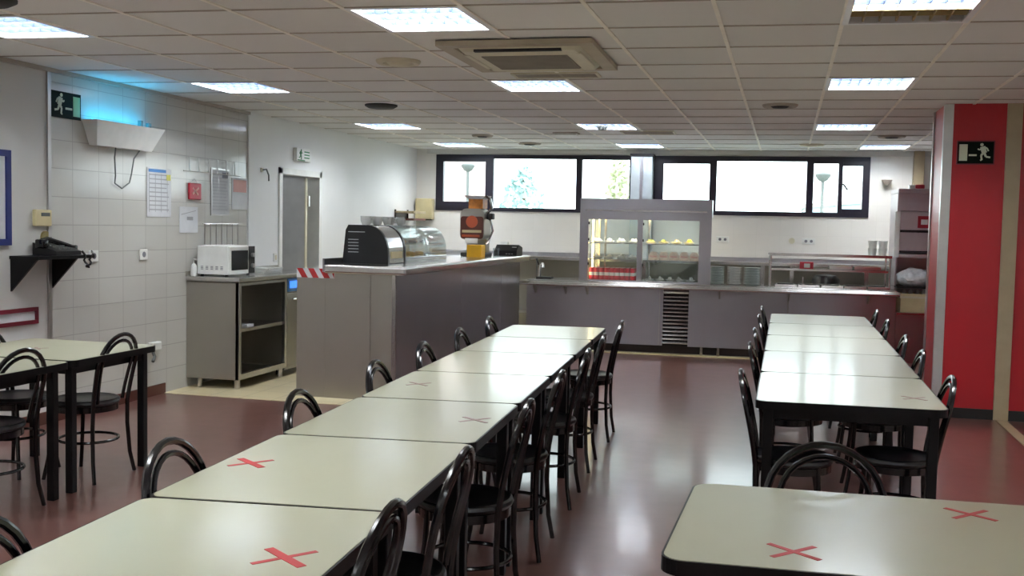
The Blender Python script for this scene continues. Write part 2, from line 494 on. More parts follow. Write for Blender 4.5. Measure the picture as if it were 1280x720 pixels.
# ------------------------------------------------------------------ ceiling luminaires
def luminaire(cell, label, half=False, visible=True):
    i, j = cell
    p0 = GC(i, j)
    t = thing('ceiling_light', label, 'ceiling light', (p0[0], p0[1], H), 0, 'recessed ceiling luminaires')
    w, d = PX, PY
    shf = lambda x, y, z: (x, y + SH * x, z)
    # housing
    mb = MB(); z1 = 0.115
    mb.box(0.012, w - 0.012, 0.01, d - 0.01, z1 - 0.006, z1)
    for a in ((0.012, 0.02, 0.01, d - 0.01), (w - 0.02, w - 0.012, 0.01, d - 0.01), (0.02, w - 0.02, 0.01, 0.018), (0.02, w - 0.02, d - 0.018, d - 0.01)):
        mb.box(a[0], a[1], a[2], a[3], 0.0, z1 - 0.006)
    mb.xform(shf).build('housing', M['refl'], t)
    mb = MB()
    for a in ((0.0, 0.03, 0.0, d), (w - 0.03, w, 0.0, d), (0.03, w - 0.03, 0.0, 0.03), (0.03, w - 0.03, d - 0.03, d)):
        mb.box(a[0], a[1], a[2], a[3], -0.008, 0.002)
    mb.xform(shf).build('frame', M['refl'], t)
    if visible:
        mb = MB()
        yl = d / 2 - 0.012 if half else d - 0.03
        for k in range(1, 2 if half else 4): yy = 0.03 + (d - 0.06) * k / 4; mb.box(0.03, w - 0.03, yy - 0.005, yy + 0.005, -0.002, 0.024)
        for k in range(1, 8): xx = 0.03 + (w - 0.06) * k / 8; mb.box(xx - 0.0015, xx + 0.0015, 0.03, yl, 0.0, 0.023)
        if half:
            m2 = MB(); m2.box(0.021, w - 0.021, d / 2 - 0.012, d / 2 - 0.004, -0.004, z1 - 0.007)
            m2.box(0.021, w - 0.021, d / 2 - 0.004, d - 0.02, z1 - 0.016, z1 - 0.008)
            for k in range(1, 7): xx = 0.02 + (w - 0.04) * k / 7; m2.box(xx - 0.004, xx + 0.004, d / 2 - 0.004, d - 0.02, 0.004, 0.05)
            m2.box(0.021, w - 0.021, d * 0.74, d * 0.75, 0.002, 0.06)
            m2.xform(shf).build('bare_cell', M['oldrefl'], t)
        mb.xform(shf).build('louvre', M['louvre'], t)
    for k in range(4):
        yy = 0.03 + (d - 0.06) * (k + 0.5) / 4
        lit = not (half and k >= 2)
        MB().tube([shf(0.03, yy, 0.072), shf(w - 0.03, yy, 0.072)], 0.014, 8).build('tube', M['tube'] if lit else M['tube_off'], t, True)
    L = bpy.data.lights.new('luminaire_light', 'AREA'); L.shape = 'RECTANGLE'
    L.size = w - 0.08; L.size_y = (d - 0.08) * (0.5 if half else 1)
    L.energy = LAMP_W * (0.5 if half else 1); L.color = (1.0, 0.98, 0.92)
    lo = bpy.data.objects.new('lamp_glow', L); COL.objects.link(lo); lo.parent = t
    lo.location = shf(w / 2, d / 2 - (d / 4 if half else 0), 0.104)
    return t
LL = {(-8, 0): 'square louvred ceiling light cut off at the left edge above the blue framed picture',
      (-4, 0): 'large square louvred ceiling light in front of the air conditioning cassette',
      (0, 0): 'half lit ceiling light with yellowed bare louvre cells, at the top edge',
      (-8, 4): 'lit ceiling light nearest the glowing blue insect lamp on the tiled wall',
      (-4, 4): 'lit ceiling light just behind the slot grille of the air cassette',
      (0, 4): 'lit ceiling light in the middle of the column toward the red partition',
      (-8, 9): 'lit ceiling light above the wall with the open grey door',
      (-4, 9): 'dim far ceiling light beside the small grey ceiling sensor',
      (0, 9): 'lit ceiling light third in the column toward the red partition',
      (-8, 13): 'thin far ceiling light in the corner above the left ribbon window',
      (-4, 13): 'thin far ceiling light above the duct between the two windows',
      (1, 13): 'bright far ceiling light beside the beige duct over the steel tower'}
for c in lamp_cells:
    if c[1] >= 0 and c[0] <= 1:
        luminaire(c, LL[c], half=(c == (0, 0)))
    else:
        luminaire(c, 'ceiling light out of the picture, over the dining room', visible=False)

# air conditioning cassette
t = thing('air_conditioner', 'white ceiling cassette air conditioner with stained frame and grey filter grille', 'air conditioner', (-2.03, 5.85, H - 0.009), 0.02)
def ring(mb, x0, x1, y0, y1, w, z0, z1):
    mb.box(x0, x1, y0, y0 + w, z0, z1); mb.box(x0, x1, y1 - w, y1, z0, z1); mb.box(x0, x0 + w, y0 + w, y1 - w, z0, z1); mb.box(x1 - w, x1, y0 + w, y1 - w, z0, z1)
mb = MB(); ring(mb, 0, 0.93, 0, 1.05, 0.085, -0.03, 0.0); mb.build('surround', mat('stained_beige_panel', (172, 160, 138), 0.5, var=0.12, scale=4), t)
mb = MB().prism(rounded(0.085, 0.845, 0.085, 0.965, 0.04), lambda x, y: (x, y, -0.006), lambda x, y: (0.465 + (x - 0.465) * 0.9, 0.525 + (y - 0.525) * 0.9, -0.045)); mb.build('face_panel', M['offw'], t)
mb = MB(); mb.box(0.20, 0.73, 0.30, 0.80, -0.05, -0.044)
for k in range(14): yy = 0.31 + k * 0.036; mb.box(0.205, 0.725, yy, yy + 0.012, -0.054, -0.049)
mb.build('intake_grille', M['grille'], t)
for (a, b_, c, d) in ((0.2, 0.73, 0.115, 0.15), (0.2, 0.73, 0.90, 0.935), (0.105, 0.14, 0.25, 0.80), (0.79, 0.825, 0.25, 0.80)):
    MB().box(a, b_, c, d, -0.048, -0.030, 0.004).build('air_flap', M['dark'] if c in (0.115,) else M['offw'], t)

def slot_grille(x0, y0, w, d, label):
    t = thing('slot_grille', label, 'air grille', (x0, y0, H), 0.03)
    mb = MB(); ring(mb, 0, w, 0, d, 0.02, -0.012, 0.0); mb.build('frame', M['offw'], t)
    mb = MB(); mb.box(0.02, w - 0.02, 0.02, d - 0.02, -0.004, -0.001)
    mb.build('slot', M['dark'], t)
    mb = MB()
    n = max(2, int(d / 0.05))
    for k in range(n): yy = 0.03 + (d - 0.06) * (k + 0.5) / n; mb.box(0.02, w - 0.02, yy - 0.006, yy + 0.006, -0.010, -0.004)
    mb.build('blade', M['tbar_d'], t)
slot_grille(-1.93, 7.19, 0.62, 0.22, 'narrow dark slot grille right behind the ceiling cassette')
slot_grille(-1.84, 11.63, 0.6, 0.36, 'dark slot grille behind the far ceiling light with the sensor')

def round_vent(x, y, r, kind, label):
    t = thing('ceiling_diffuser', label, 'ceiling vent', (x, y, H), 0)
    if kind == 'dark':
        MB().lathe([(r, 0), (r, -0.012), (r * 0.8, -0.03), (0, -0.03)], 28).build('cover', M['dark'], t, True)
    else:
        MB().lathe([(r * 0.62, 0), (r, 0), (r, -0.008), (r * 0.92, -0.022), (r * 0.7, -0.02), (r * 0.62, -0.002)], 28).build('ring', M['offw'] if kind == 'light' else M['tbar_d'], t, True)
        MB().lathe([(0, -0.03), (r * 0.4, -0.028), (r * 0.55, -0.01), (r * 0.55, 0), (0, 0)], 28).build('cone', M['dark'] if kind == 'mid' else M['offw'], t, True)
round_vent(-2.54, 6.58, 0.15, 'light', 'pale round ceiling vent left of the air conditioning cassette')
round_vent(-3.64, 9.01, 0.15, 'dark', 'black round ceiling disc between the blue insect lamp and the door wall')
round_vent(-0.09, 9.29, 0.15, 'mid', 'round ceiling vent with a dark centre over the serving counter side')
round_vent(-3.3, 13.35, 0.15, 'mid', 'small round ceiling vent above the left ribbon window')
round_vent(-3.6, 12.17, 0.13, 'mid', 'small round ceiling vent left of the flat white emergency lamp')
round_vent(0.27, 13.55, 0.15, 'light', 'small round ceiling vent above the right ribbon window')
round_vent(1.1, 12.37, 0.15, 'mid', 'dark centred round ceiling vent nearest the red partition')
round_vent(-3.92, 4.40, 0.17, 'dark', 'black round ceiling disc at the top left corner of the view')
t = thing('emergency_lamp', 'flat white rectangular emergency lamp on the far ceiling', 'emergency lamp', (-2.5, 11.87, H), 0)
MB().box(-0.13, 0.13, -0.07, 0.07, -0.035, 0, 0.01).build('diffuser', M['white'], t); MB().box(-0.145, 0.145, -0.085, 0.085, -0.012, 0).build('base', M['tbar_d'], t)
tag(MB().lathe([(0, -0.05), (0.04, -0.045), (0.06, -0.02), (0.06, 0)], 20, ).build('smoke_detector', M['wire'], None, True, (-1.93, 11.0, H - 0.006)), 'small grey smoke detector on the far ceiling before the dim light', 'smoke detector')

# ------------------------------------------------------------------ wall-mounted things (local x along wall, -y out of the wall)
def lw(y, z): return (XW, y, z)
LW = PI / 2      # left wall: local +x -> world +Y, local -y -> world +X
def flat(mb, pts, y0=-0.006, y1=-0.003): mb.prism(pts, lambda a, b: (a, y0, b), lambda a, b: (a, y1, b))
def stroke(mb, a, b, w, y0=-0.007, y1=-0.004):
    d = Vector((b[0] - a[0], b[1] - a[1])); n = Vector((-d.y, d.x)).normalized() * w / 2
    flat(mb, [(a[0] + n.x, a[1] + n.y), (a[0] - n.x, a[1] - n.y), (b[0] - n.x, b[1] - n.y), (b[0] + n.x, b[1] + n.y)], y0, y1)
def running_man(mb, cx, cz, s, f=1, y0=-0.0075, y1=-0.0045):
    def S(a, b, w): stroke(mb, (cx + f * a[0] * s, cz + a[1] * s), (cx + f * b[0] * s, cz + b[1] * s), w * 1.3 * s, y0, y1)
    flat(mb, [(cx + f * (0.10 + 0.085 * math.cos(k * PI / 6)) * s, cz + (0.42 + 0.085 * math.sin(k * PI / 6)) * s) for k in range(12)], y0, y1)
    S((0.06, 0.32), (-0.04, -0.02), 0.20)
    S((0.07, 0.28), (0.20, 0.14), 0.06); S((0.20, 0.14), (0.30, 0.20), 0.055)
    S((0.03, 0.30), (-0.16, 0.24), 0.06); S((-0.16, 0.24), (-0.24, 0.08), 0.055)
    S((-0.03, 0.0), (0.12, -0.14), 0.085); S((0.12, -0.14), (0.08, -0.40), 0.07); S((0.08, -0.40), (0.16, -0.41), 0.05)
    S((-0.04, 0.0), (-0.12, -0.22), 0.085); S((-0.12, -0.22), (-0.34, -0.26), 0.07)
def exit_sign(name, label, loc, rz, w, h, door_side, mats, man_f):
    t = thing(name, label, 'exit sign', loc, rz)
    MB().box(-w / 2, w / 2, -0.004, 0, -h / 2, h / 2).build('plate', M['green'], t)
    mb = MB(); ring2 = 0.004
    d = door_side
    mb2 = MB(); x0 = d * w * 0.46; x1 = d * w * 0.23
    flat(mb2, [(min(x0, x1), -h * 0.38), (max(x0, x1), -h * 0.38), (max(x0, x1), h * 0.38), (min(x0, x1), h * 0.38)]); mb2.build('door_symbol', mats[0], t)
    mb3 = MB(); stroke(mb3, (d * w * 0.19, -h * 0.12), (-d * w * 0.03, -h * 0.12), h * 0.08); mb3.build('arrow_symbol', mats[1], t)
    mb4 = MB(); running_man(mb4, -d * w * 0.22, 0, h * 0.86, man_f); mb4.build('figure_symbol', mats[1], t)
    return t
exit_sign('exit_sign', 'dark green exit sign with running figure left of the insect lamp', (XW + 0.001, 6.74, 2.363), LW, 0.335, 0.195, 1, (M['glow_g'], M['glow']), 1)
t = exit_sign('exit_sign', 'dark exit sign with pale running figure on the red partition', (1.487, RY - 0.006, 2.213), 0, 0.275, 0.178, -1, (M['glow'], M['glow']), -1)
mb = MB(); ring_pts = 0.0
mb.box(-0.146, 0.146, -0.003, 0.0055, -0.098, 0.098); mb.build('border', M['maroon'], t)
# small exit box over the door
t = thing('exit_sign', 'small white and green exit sign box above the open door', 'exit sign', (XW + 0.012, 10.61, 2.262), LW)
MB().box(-0.17, 0.17, -0.045, 0, -0.072, 0.072, 0.006).build('housing', M['white'], t)
mb = MB(); running_man(mb, -0.08, 0, 0.12, 1, -0.049, -0.044)
for k in range(3): stroke(mb, (0.01, 0.035 - k * 0.032), (0.13, 0.035 - k * 0.032), 0.014, -0.049, -0.044)
stroke(mb, (-0.15, -0.06), (0.02, -0.062), 0.012, -0.049, -0.044)
mb.build('pictogram', M['signg'], t)

# insect lamp
t = thing('insect_lamp', 'cream wall insect lamp shaped like a trough, glowing blue at the top', 'insect lamp', (XW, 7.37, 2.09), LW)
mb = MB()
top, bot = 0.5, 0.36
def trough(x, z, y): return (x, y, z)
# shell: back, front and slanted ends, open at the top
o_t = [(-0.45, -0.14), (0.45, -0.14), (0.45, 0.0), (-0.45, 0.0)]; o_b = [(-0.36, -0.07), (0.36, -0.07), (0.36, 0.0), (-0.36, 0.0)]
def shell(mb, ot, ob, zt, zb, th):
    V = [mb.bm.verts.new((x, y, zb)) for x, y in ob] + [mb.bm.verts.new((x, y, zt)) for x, y in ot]
    it = [(x - th * (1 if x > 0 else -1), y + (th if y < -0.01 else -th)) for x, y in ot]
    ib = [(x - th * (1 if x > 0 else -1), y + (th if y < -0.01 else -th)) for x, y in ob]
    I = [mb.bm.verts.new((x, y, zb + th)) for x, y in ib] + [mb.bm.verts.new((x, y, zt)) for x, y in it]
    for k in range(4):
        q = (k + 1) % 4
        mb.bm.faces.new((V[k], V[q], V[q + 4], V[k + 4])); mb.bm.faces.new((I[k], I[k + 4], I[q + 4], I[q])); mb.bm.faces.new((V[k + 4], V[q + 4], I[q + 4], I[k + 4]))
    mb.bm.faces.new(V[:4][::-1]); mb.bm.faces.new(I[:4])
shell(mb, o_t, o_b, 0.19, 0.0, 0.006)
mb.build('housing', M['white'], t)
for k in (-0.24, 0.14):
    MB().tube([(k - 0.17, -0.065, 0.185), (k + 0.17, -0.065, 0.185)], 0.011, 8).build('blue_tube', M['bulb_blue'], t, True)
L = bpy.data.lights.new('insect_lamp_light', 'AREA'); L.shape = 'RECTANGLE'; L.size = 0.8; L.size_y = 0.08; L.energy = 0.4; L.color = (0.10, 0.62, 1.0)
lo = bpy.data.objects.new('lamp_glow', L); COL.objects.link(lo); lo.parent = t; lo.location = (-0.05, -0.08, 0.21); lo.rotation_euler = (PI, 0, 0)
mb = MB(); mb.box(0.20, 0.23, -0.075, -0.045, 0.19, 0.245); mb.box(0.30, 0.345, -0.08, -0.05, 0.19, 0.235, 0.006); mb.build('starter', M['wire'], t)
MB().tube([(-0.1, -0.05, 0.0), (-0.085, -0.03, -0.08), (-0.06, -0.02, -0.22), (-0.065, -0.015, -0.28), (0.03, -0.015, -0.32), (0.13, -0.015, -0.27), (0.15, -0.02, -0.2), (0.17, -0.03, -0.07), (0.22, -0.05, 0.0)], 0.006, 6).build('power_cable', M['wire'], t, True)

# sheets and boards on the tiled wall
def sheet(name, label, cat, yc, zc, w, h, m, rows=0, rowm=None, extra=None, group=None):
    t = thing(name, label, cat, lw(yc, zc), LW, group)
    MB().box(-w / 2, w / 2, -0.003, 0, -h / 2, h / 2).build('sheet', m, t)
    if rows:
        mb = MB()
        for k in range(rows):
            z = h / 2 - h * 0.14 - k * h * 0.8 / rows
            mb.box(-w * 0.4, w * (0.30 + 0.1 * ((k * 7) % 3) / 2), -0.0045, -0.002, z - h * 0.012, z + h * 0.012)
        mb.build('printed_lines', rowm or M['paper_g'], t)
    if extra: extra(t, w, h)
    return t
def ex1(t, w, h):
    MB().box(-w * 0.44, w * 0.28, -0.005, -0.002, h * 0.41, h * 0.47).build('blue_header', M['paperblue'], t)
    MB().box(w * 0.30, w * 0.47, -0.006, -0.002, h * 0.26, h * 0.38).build('yellow_sticker', M['paperyel'], t)
    mb = MB()
    for k in range(4): mb.box(-w * 0.42 + k * w * 0.25, -w * 0.41 + k * w * 0.25, -0.0045, -0.002, -h * 0.4, h * 0.38)
    mb.build('column_rule', M['paper_g'], t)
sheet('wall_notice', 'tall white menu table sheet with blue header on the tiled wall', 'notice', 7.94, 1.755, 0.355, 0.42, M['paper'], 9, M['paper_g'], ex1)
def ex2(t, w, h):
    mb = MB(); mb.box(-w * 0.1, w * 0.22, -0.005, -0.002, -h * 0.02, h * 0.12); stroke(mb, (-w * 0.4, h * 0.2), (w * 0.38, h * 0.36), 0.006, -0.005, -0.002); mb.build('small_print', M['paper_g'], t)
sheet('wall_notice', 'small plain white notice sheet hung low on the tiled wall', 'notice', 8.40, 1.525, 0.30, 0.235, M['paper'], 0, None, ex2)
def ex3(t, w, h):
    mb = MB(); mb.box(-w * 0.42, w * 0.42, -0.005, -0.002, h * 0.05, h * 0.44); mb.build('salmon_header', M['pink'], t)
sheet('wall_notice', 'white sheet with salmon top half by the plaster wall corner', 'notice', 9.31, 1.79, 0.30, 0.31, M['paper'], 0, None, ex3)
def ex4(t, w, h):
    mb = MB(); mb.box(-w * 0.5, w * 0.5, -0.006, 0, h * 0.46, h * 0.5); mb.box(-w * 0.5, w * 0.5, -0.006, 0, -h * 0.5, -h * 0.47); mb.box(-w * 0.5, -w * 0.46, -0.006, 0, -h * 0.47, h * 0.46); mb.build('clip_frame', M['alu'], t)
    MB().box(w * 0.1, w * 0.42, -0.005, -0.002, h * 0.3, h * 0.42).build('photo_print', M['paper_d'], t)
sheet('wall_notice', 'grey printed notice in a clear clip frame on the tiled wall', 'notice', 8.94, 1.795, 0.33, 0.45, mat('grey_sheet', (182, 184, 186), 0.5), 12, M['paper_g'], ex4)
t = thing('red_pouch', 'small red plastic pouch with pale print hanging on the tiled wall', 'pouch', lw(8.485, 1.79), LW)
MB().box(-0.10, 0.10, -0.02, 0, -0.08, 0.07, 0.008).build('pouch', M['redp'], t)
mb = MB(); stroke(mb, (-0.05, -0.03), (0.05, 0.03), 0.02, -0.0225, -0.019); stroke(mb, (-0.05, 0.025), (0.04, -0.035), 0.018, -0.0225, -0.019); mb.build('pale_print', M['pink'], t)
MB().tube([(-0.06, -0.008, 0.065), (0, -0.008, 0.11), (0.06, -0.008, 0.065)], 0.003, 6).build('hanging_loop', M['white'], t)
# wire rack above the microwave
t = thing('wire_rack', 'pale wire rack fixed on the tiled wall above the microwave', 'rack', lw(8.95, 1.38), LW)
mb = MB()
for k in range(7): x = -0.3 + k * 0.1; mb.tube([(x, -0.015, -0.09), (x, -0.015, 0.11)], 0.004, 6)
mb.build('upright_wire', M['alu'], t)
mb = MB(); mb.tube([(-0.32, -0.008, 0.11), (0.32, -0.008, 0.11)], 0.004, 6); mb.tube([(-0.32, -0.008, -0.09), (0.32, -0.008, -0.09)], 0.004, 6); mb.build('rail', M['alu'], t)
t = thing('reflection_rail', 'thin rail and white wires shaped as reflections in the tiles above the notices', 'rail', lw(8.85, 1.995), LW)
MB().tube([(-0.55, -0.012, -0.03), (0.45, -0.012, -0.03)], 0.004, 6).build('rail', M['alu'], t)
for k in range(6):
    MB().tube([(-0.45 + k * 0.16, -0.006, 0.10), (-0.45 + k * 0.16, -0.012, -0.03)], 0.004, 6).build('hook', M['white'], t)  # white wires modelled in place of bright reflections in the glazed tile

def socket(y, z, label, m=M['white']):
    t = thing('wall_socket', label, 'socket', lw(y, z), LW)
    MB().box(-0.055, 0.055, -0.012, 0, -0.045, 0.045, 0.006).build('cover_plate', m, t)
    MB().prism([(0.024 * math.cos(k * PI / 8), 0.024 * math.sin(k * PI / 8)) for k in range(16)], lambda a, b: (a, -0.014, b), lambda a, b: (a, -0.010, b)).build('outlet', M['paper_d'], t)
socket(7.05, 1.228, 'white wall socket on the tiles near the black shelf')
socket(7.705, 1.226, 'white wall socket on the tiles below the menu sheet')
t = thing('light_switch', 'white light switch on the plaster just before the door', 'switch', (XW + 0.012, 10.03, 1.143), LW)
MB().box(-0.04, 0.04, -0.012, 0, -0.045, 0.045, 0.005).build('cover_plate', M['white'], t); MB().box(-0.02, 0.02, -0.016, -0.011, -0.025, 0.025, 0.002).build('rocker', M['offw'], t)
t = thing('coat_hook', 'small dark hook on the plaster left of the door', 'hook', (XW + 0.012, 9.78, 2.0), LW)
MB().tube([(-0.05, -0.01, 0.05), (0.0, -0.03, 0.06), (0.03, -0.04, 0.0), (0.035, -0.04, -0.06)], 0.008, 8).build('hook_arm', M['wire'], t, True)
MB().box(-0.07, -0.03, -0.012, 0, 0.03, 0.07).build('back_plate', M['offw'], t)
t = thing('thermostat', 'beige wall thermostat with dark display above the black shelf', 'thermostat', lw(6.455, 1.52), LW)
MB().box(-0.085, 0.085, -0.035, 0, -0.06, 0.06, 0.008).build('body', M['beige'], t)
MB().box(-0.03, 0.06, -0.038, -0.034, 0.012, 0.038).build('display', M['wire'], t)
t = thing('key_switch', 'small brass key switch under the thermostat', 'switch', lw(6.50, 1.38), LW)
MB().prism([(0.045 * math.cos(k * PI / 8), 0.045 * math.sin(k * PI / 8)) for k in range(16)], lambda a, b: (a, -0.015, b), lambda a, b: (a, 0, b)).build('rosette', mat('old_brass', (150, 136, 90), 0.4, metal=0.6), t)
MB().box(0.01, 0.035, -0.035, -0.012, -0.05, 0.0).build('key', M['wire'], t)
# blue framed picture
t = thing('framed_notice', 'blue framed notice on the left wall, mostly out of view', 'picture frame', lw(5.72, 1.655), LW)
mb = MB(); ring_w = 0.05
def vring(mb, w, h, b, y0, y1):
    mb.box(-w / 2, w / 2, y0, y1, h / 2 - b, h / 2); mb.box(-w / 2, w / 2, y0, y1, -h / 2, -h / 2 + b)
    mb.box(-w / 2, -w / 2 + b, y0, y1, -h / 2 + b, h / 2 - b); mb.box(w / 2 - b, w / 2, y0, y1, -h / 2 + b, h / 2 - b)
vring(mb, 0.84, 0.66, 0.045, -0.025, 0); mb.build('frame', M['blue'], t)
MB().box(-0.38, 0.38, -0.01, 0, -0.29, 0.29).build('sheet', M['paper'], t)
# maroon framed strip
t = thing('framed_notice', 'long low maroon framed strip below the black shelf', 'picture frame', lw(5.80, 0.815), LW)
mb = MB(); vring(mb, 1.22, 0.12, 0.028, -0.02, 0); mb.build('frame', M['maroon'], t)
MB().box(-0.585, 0.585, -0.008, 0, -0.034, 0.034).build('sheet', M['paper'], t)
# black shelf with telephone
t = thing('wall_shelf', 'black wall shelf on two triangular brackets', 'shelf', lw(6.45, 1.24), LW)
MB().box(-0.31, 0.30, -0.24, 0, -0.012, 0.012).build('board', M['blackm'], t)
for x in (-0.30, 0.12):
    MB().prism([(0, -0.012), (-0.22, -0.012), (0, -0.24)], lambda a, b, x=x: (x, a, b), lambda a, b, x=x: (x + 0.018, a, b)).build('bracket', M['blackm'], t)
t = thing('telephone', 'black desk telephone with coiled cord on the black wall shelf', 'telephone', lw(6.48, 1.253), LW)
MB().prism([(-0.02, 0.0), (-0.22, 0.0), (-0.22, 0.03), (-0.02, 0.09)], lambda a, b: (-0.13, a, b), lambda a, b: (0.14, a, b)).build('body', M['seat'], t)
mb = MB().tube([(-0.14, -0.10, 0.10), (-0.08, -0.10, 0.115), (0.06, -0.10, 0.085), (0.20, -0.12, 0.045)], 0.02, 8); mb.box(-0.17, -0.11, -0.14, -0.07, 0.05, 0.115, 0.01); mb.box(0.13, 0.20, -0.15, -0.09, 0.015, 0.07, 0.01); mb.build('handset', M['black'], t, True)
cp_ = [(0.20 + 0.03 * math.sin(k * 0.9) - 0.0 * k, -0.14 + 0.02 * math.cos(k * 1.7), 0.0 - 0.12 * math.sin(k / 16 * PI)) for k in range(17)]
MB().tube([(0.12 + 0.10 * k / 16, -0.255 + 0.012 * math.cos(k * 1.9), 0.03 - 0.12 * math.sin(k / 16 * PI)) for k in range(17)], 0.008, 6).build('coiled_cord', M['black'], t, True)
mb = MB()
for k in range(12): mb.box(-0.05 + 0.05 * (k % 3), -0.025 + 0.05 * (k % 3), -0.1 - 0.028 * (k // 3), -0.08 - 0.028 * (k // 3), 0.055 - 0.008 * (k // 3), 0.078 - 0.008 * (k // 3))
mb.build('keypad', M['wire'], t)
# pipe outlet low on the tiles
t = thing('water_valve', 'white pipe fitting with dark valve low on the tiled wall', 'valve', lw(7.86, 0.40), LW)
MB().box(-0.09, 0.05, -0.05, 0, 0.0, 0.07, 0.01).build('fitting', M['white'], t)
MB().tube([(-0.06, -0.03, 0.0), (-0.06, -0.05, -0.05), (-0.10, -0.06, -0.09)], 0.014, 8).build('valve_handle', M['wire'], t, True)
mb = MB()

# ------------------------------------------------------------------ bentwood style chair
def make_chair():
    t = thing('bentwood_chair', 'x', 'chair')
    mb = MB()
    mb.lathe([(0, 0.432), (0.17, 0.432), (0.187, 0.437), (0.194, 0.450), (0.190, 0.463), (0.180, 0.468), (0.165, 0.462), (0.12, 0.456), (0, 0.455)], 32)
    st = mb.build('seat', M['seat'], t, True)
    MB().lathe([(0.165, 0.398), (0.183, 0.398), (0.183, 0.432), (0.165, 0.432), (0.165, 0.398)], 32).build('seat_ring', M['black'], t, True)
    def arch(w0, w1, ztop, zs, y0, ytop, n=14):
        """an upright loop: from the seat up, round over the top and down again"""
        L = []
        zc = ztop - w1 * 1.0
        for k in range(6):
            f = k / 6; z = zs + (zc - zs) * f
            L.append((-(w0 + (w1 - w0) * f), y0 + (ytop - y0) * ((z - zs) / (ztop - zs)) ** 1.3, z))
        for k in range(n + 1):
            a = PI * k / n; z = zc + w1 * math.sin(a)
            L.append((-w1 * math.cos(a), y0 + (ytop - y0) * ((z - zs) / (ztop - zs)) ** 1.3, z))
        for k in range(6):
            f = 1 - (k + 1) / 6; z = zs + (zc - zs) * f
            L.append((w0 + (w1 - w0) * f, y0 + (ytop - y0) * ((z - zs) / (ztop - zs)) ** 1.3, z))
        return L
    MB().tube(arch(0.165, 0.182, 0.855, 0.43, -0.168, -0.255), 0.0125, 8).build('back_loop', M['black'], t, True)
    MB().tube(arch(0.118, 0.142, 0.818, 0.455, -0.165, -0.247), 0.010, 8).build('inner_back_loop', M['black'], t, True)
    for sx in (-1, 1):
        MB().tube([(sx * 0.165, -0.168, 0.44), (sx * 0.168, -0.165, 0.30), (sx * 0.178, -0.175, 0.12), (sx * 0.195, -0.195, 0.0)], 0.0125, 8, r_end=0.011).build('leg', M['black'], t, True)
        MB().tube([(sx * 0.135, 0.115, 0.44), (sx * 0.140, 0.122, 0.30), (sx * 0.155, 0.140, 0.12), (sx * 0.172, 0.160, 0.0)], 0.0125, 8, r_end=0.011).build('leg', M['black'], t, True)
    MB().tube([(0.168 * math.cos(2 * PI * k / 28), -0.018 + 0.168 * math.sin(2 * PI * k / 28), 0.225) for k in range(28)], 0.0085, 8, closed=True).build('foot_ring', M['black'], t, True)
    return t
chair0 = make_chair(); _first = [True]
def chair(x, y, rz, label, group):
    if _first[0]:
        _first[0] = False; chair0.location = (x, y, 0); chair0.rotation_euler = (0, 0, rz); chair0['label'] = label; chair0['group'] = group; return chair0
    return dup(chair0, (x, y, 0), rz, label, group)

# ------------------------------------------------------------------ canteen tables
def table(x0, y0, u, v, label, group, crosses=(), r=0.05, leg_in=0.05):
    """top is the parallelogram p0 + a*u + b*v, a, b in 0..1 (u, v in metres on the floor plan)"""
    cx_, cy_ = x0 + (u[0] + v[0]) / 2, y0 + (u[1] + v[1]) / 2
    t = thing('canteen_table', label, 'table', (cx_, cy_, 0), 0, group)
    lu, lv = math.hypot(*u), math.hypot(*v)
    def F(x, y, z):  # local metres along u, v -> object space
        a, b = x / lu - 0.5, y / lv - 0.5
        return (a * u[0] + b * v[0], a * u[1] + b * v[1], z)
    g = 0.003
    P_ = rounded(g, lu - g, g, lv - g, r); Pi = rounded(g + 0.006, lu - g - 0.006, g + 0.006, lv - g - 0.006, r - 0.006)
    mb = MB(); mb.prism(Pi, lambda x, y: (x, y, 0.742), lambda x, y: (x, y, 0.7505)); mb.xform(F).build('tabletop', M['cream'], t)
    mb = MB(); mb.prism(P_, lambda x, y: (x, y, 0.712), lambda x, y: (x, y, 0.749)); mb.xform(F).build('edge_band', M['blackm'], t)
    mb = MB(); i = leg_in; w = 0.045; z0, z1 = 0.665, 0.713
    mb.box(i, lu - i, i, i + 0.025, z0, z1); mb.box(i, lu - i, lv - i - 0.025, lv - i, z0, z1); mb.box(i, i + 0.025, i, lv - i, z0, z1); mb.box(lu - i - 0.025, lu - i, i, lv - i, z0, z1)
    mb.xform(F).build('apron', M['blackm'], t)
    for a in (i - 0.01, lu - i - w + 0.01):
        for b in (i - 0.01, lv - i - w + 0.01):
            MB().box(a, a + w, b, b + w, 0, 0.712, 0.003, 1).xform(F).build('leg', M['blackm'], t)
    for (wx, wy, s, faded, rot) in crosses:
        mb = MB()
        for da in (rot, rot + 1.62):
            hw_ = 0.012 if (y0 < 3 and wx < -1 and da != rot) else 0.008
            dx, dy = math.cos(da) * s, math.sin(da) * s; nx, ny = -math.sin(da) * hw_, math.cos(da) * hw_
            q = [(dx + nx, dy + ny), (-dx + nx, -dy + ny), (-dx - nx, -dy - ny), (dx - nx, dy - ny)]
            zt = 0.7512 if da == rot else 0.7516
            mb.prism(q, lambda x, y: (x, y, 0.7500), lambda x, y, zt=zt: (x, y, zt))
        mb.xform(lambda x, y, z: (x + wx - cx_, y + wy - cy_, z)).build('tape_cross', M['tape_f'] if faded else M['tape'], t)
    return t
ORD = ['first', 'second', 'third', 'fourth', 'fifth', 'sixth', 'seventh']
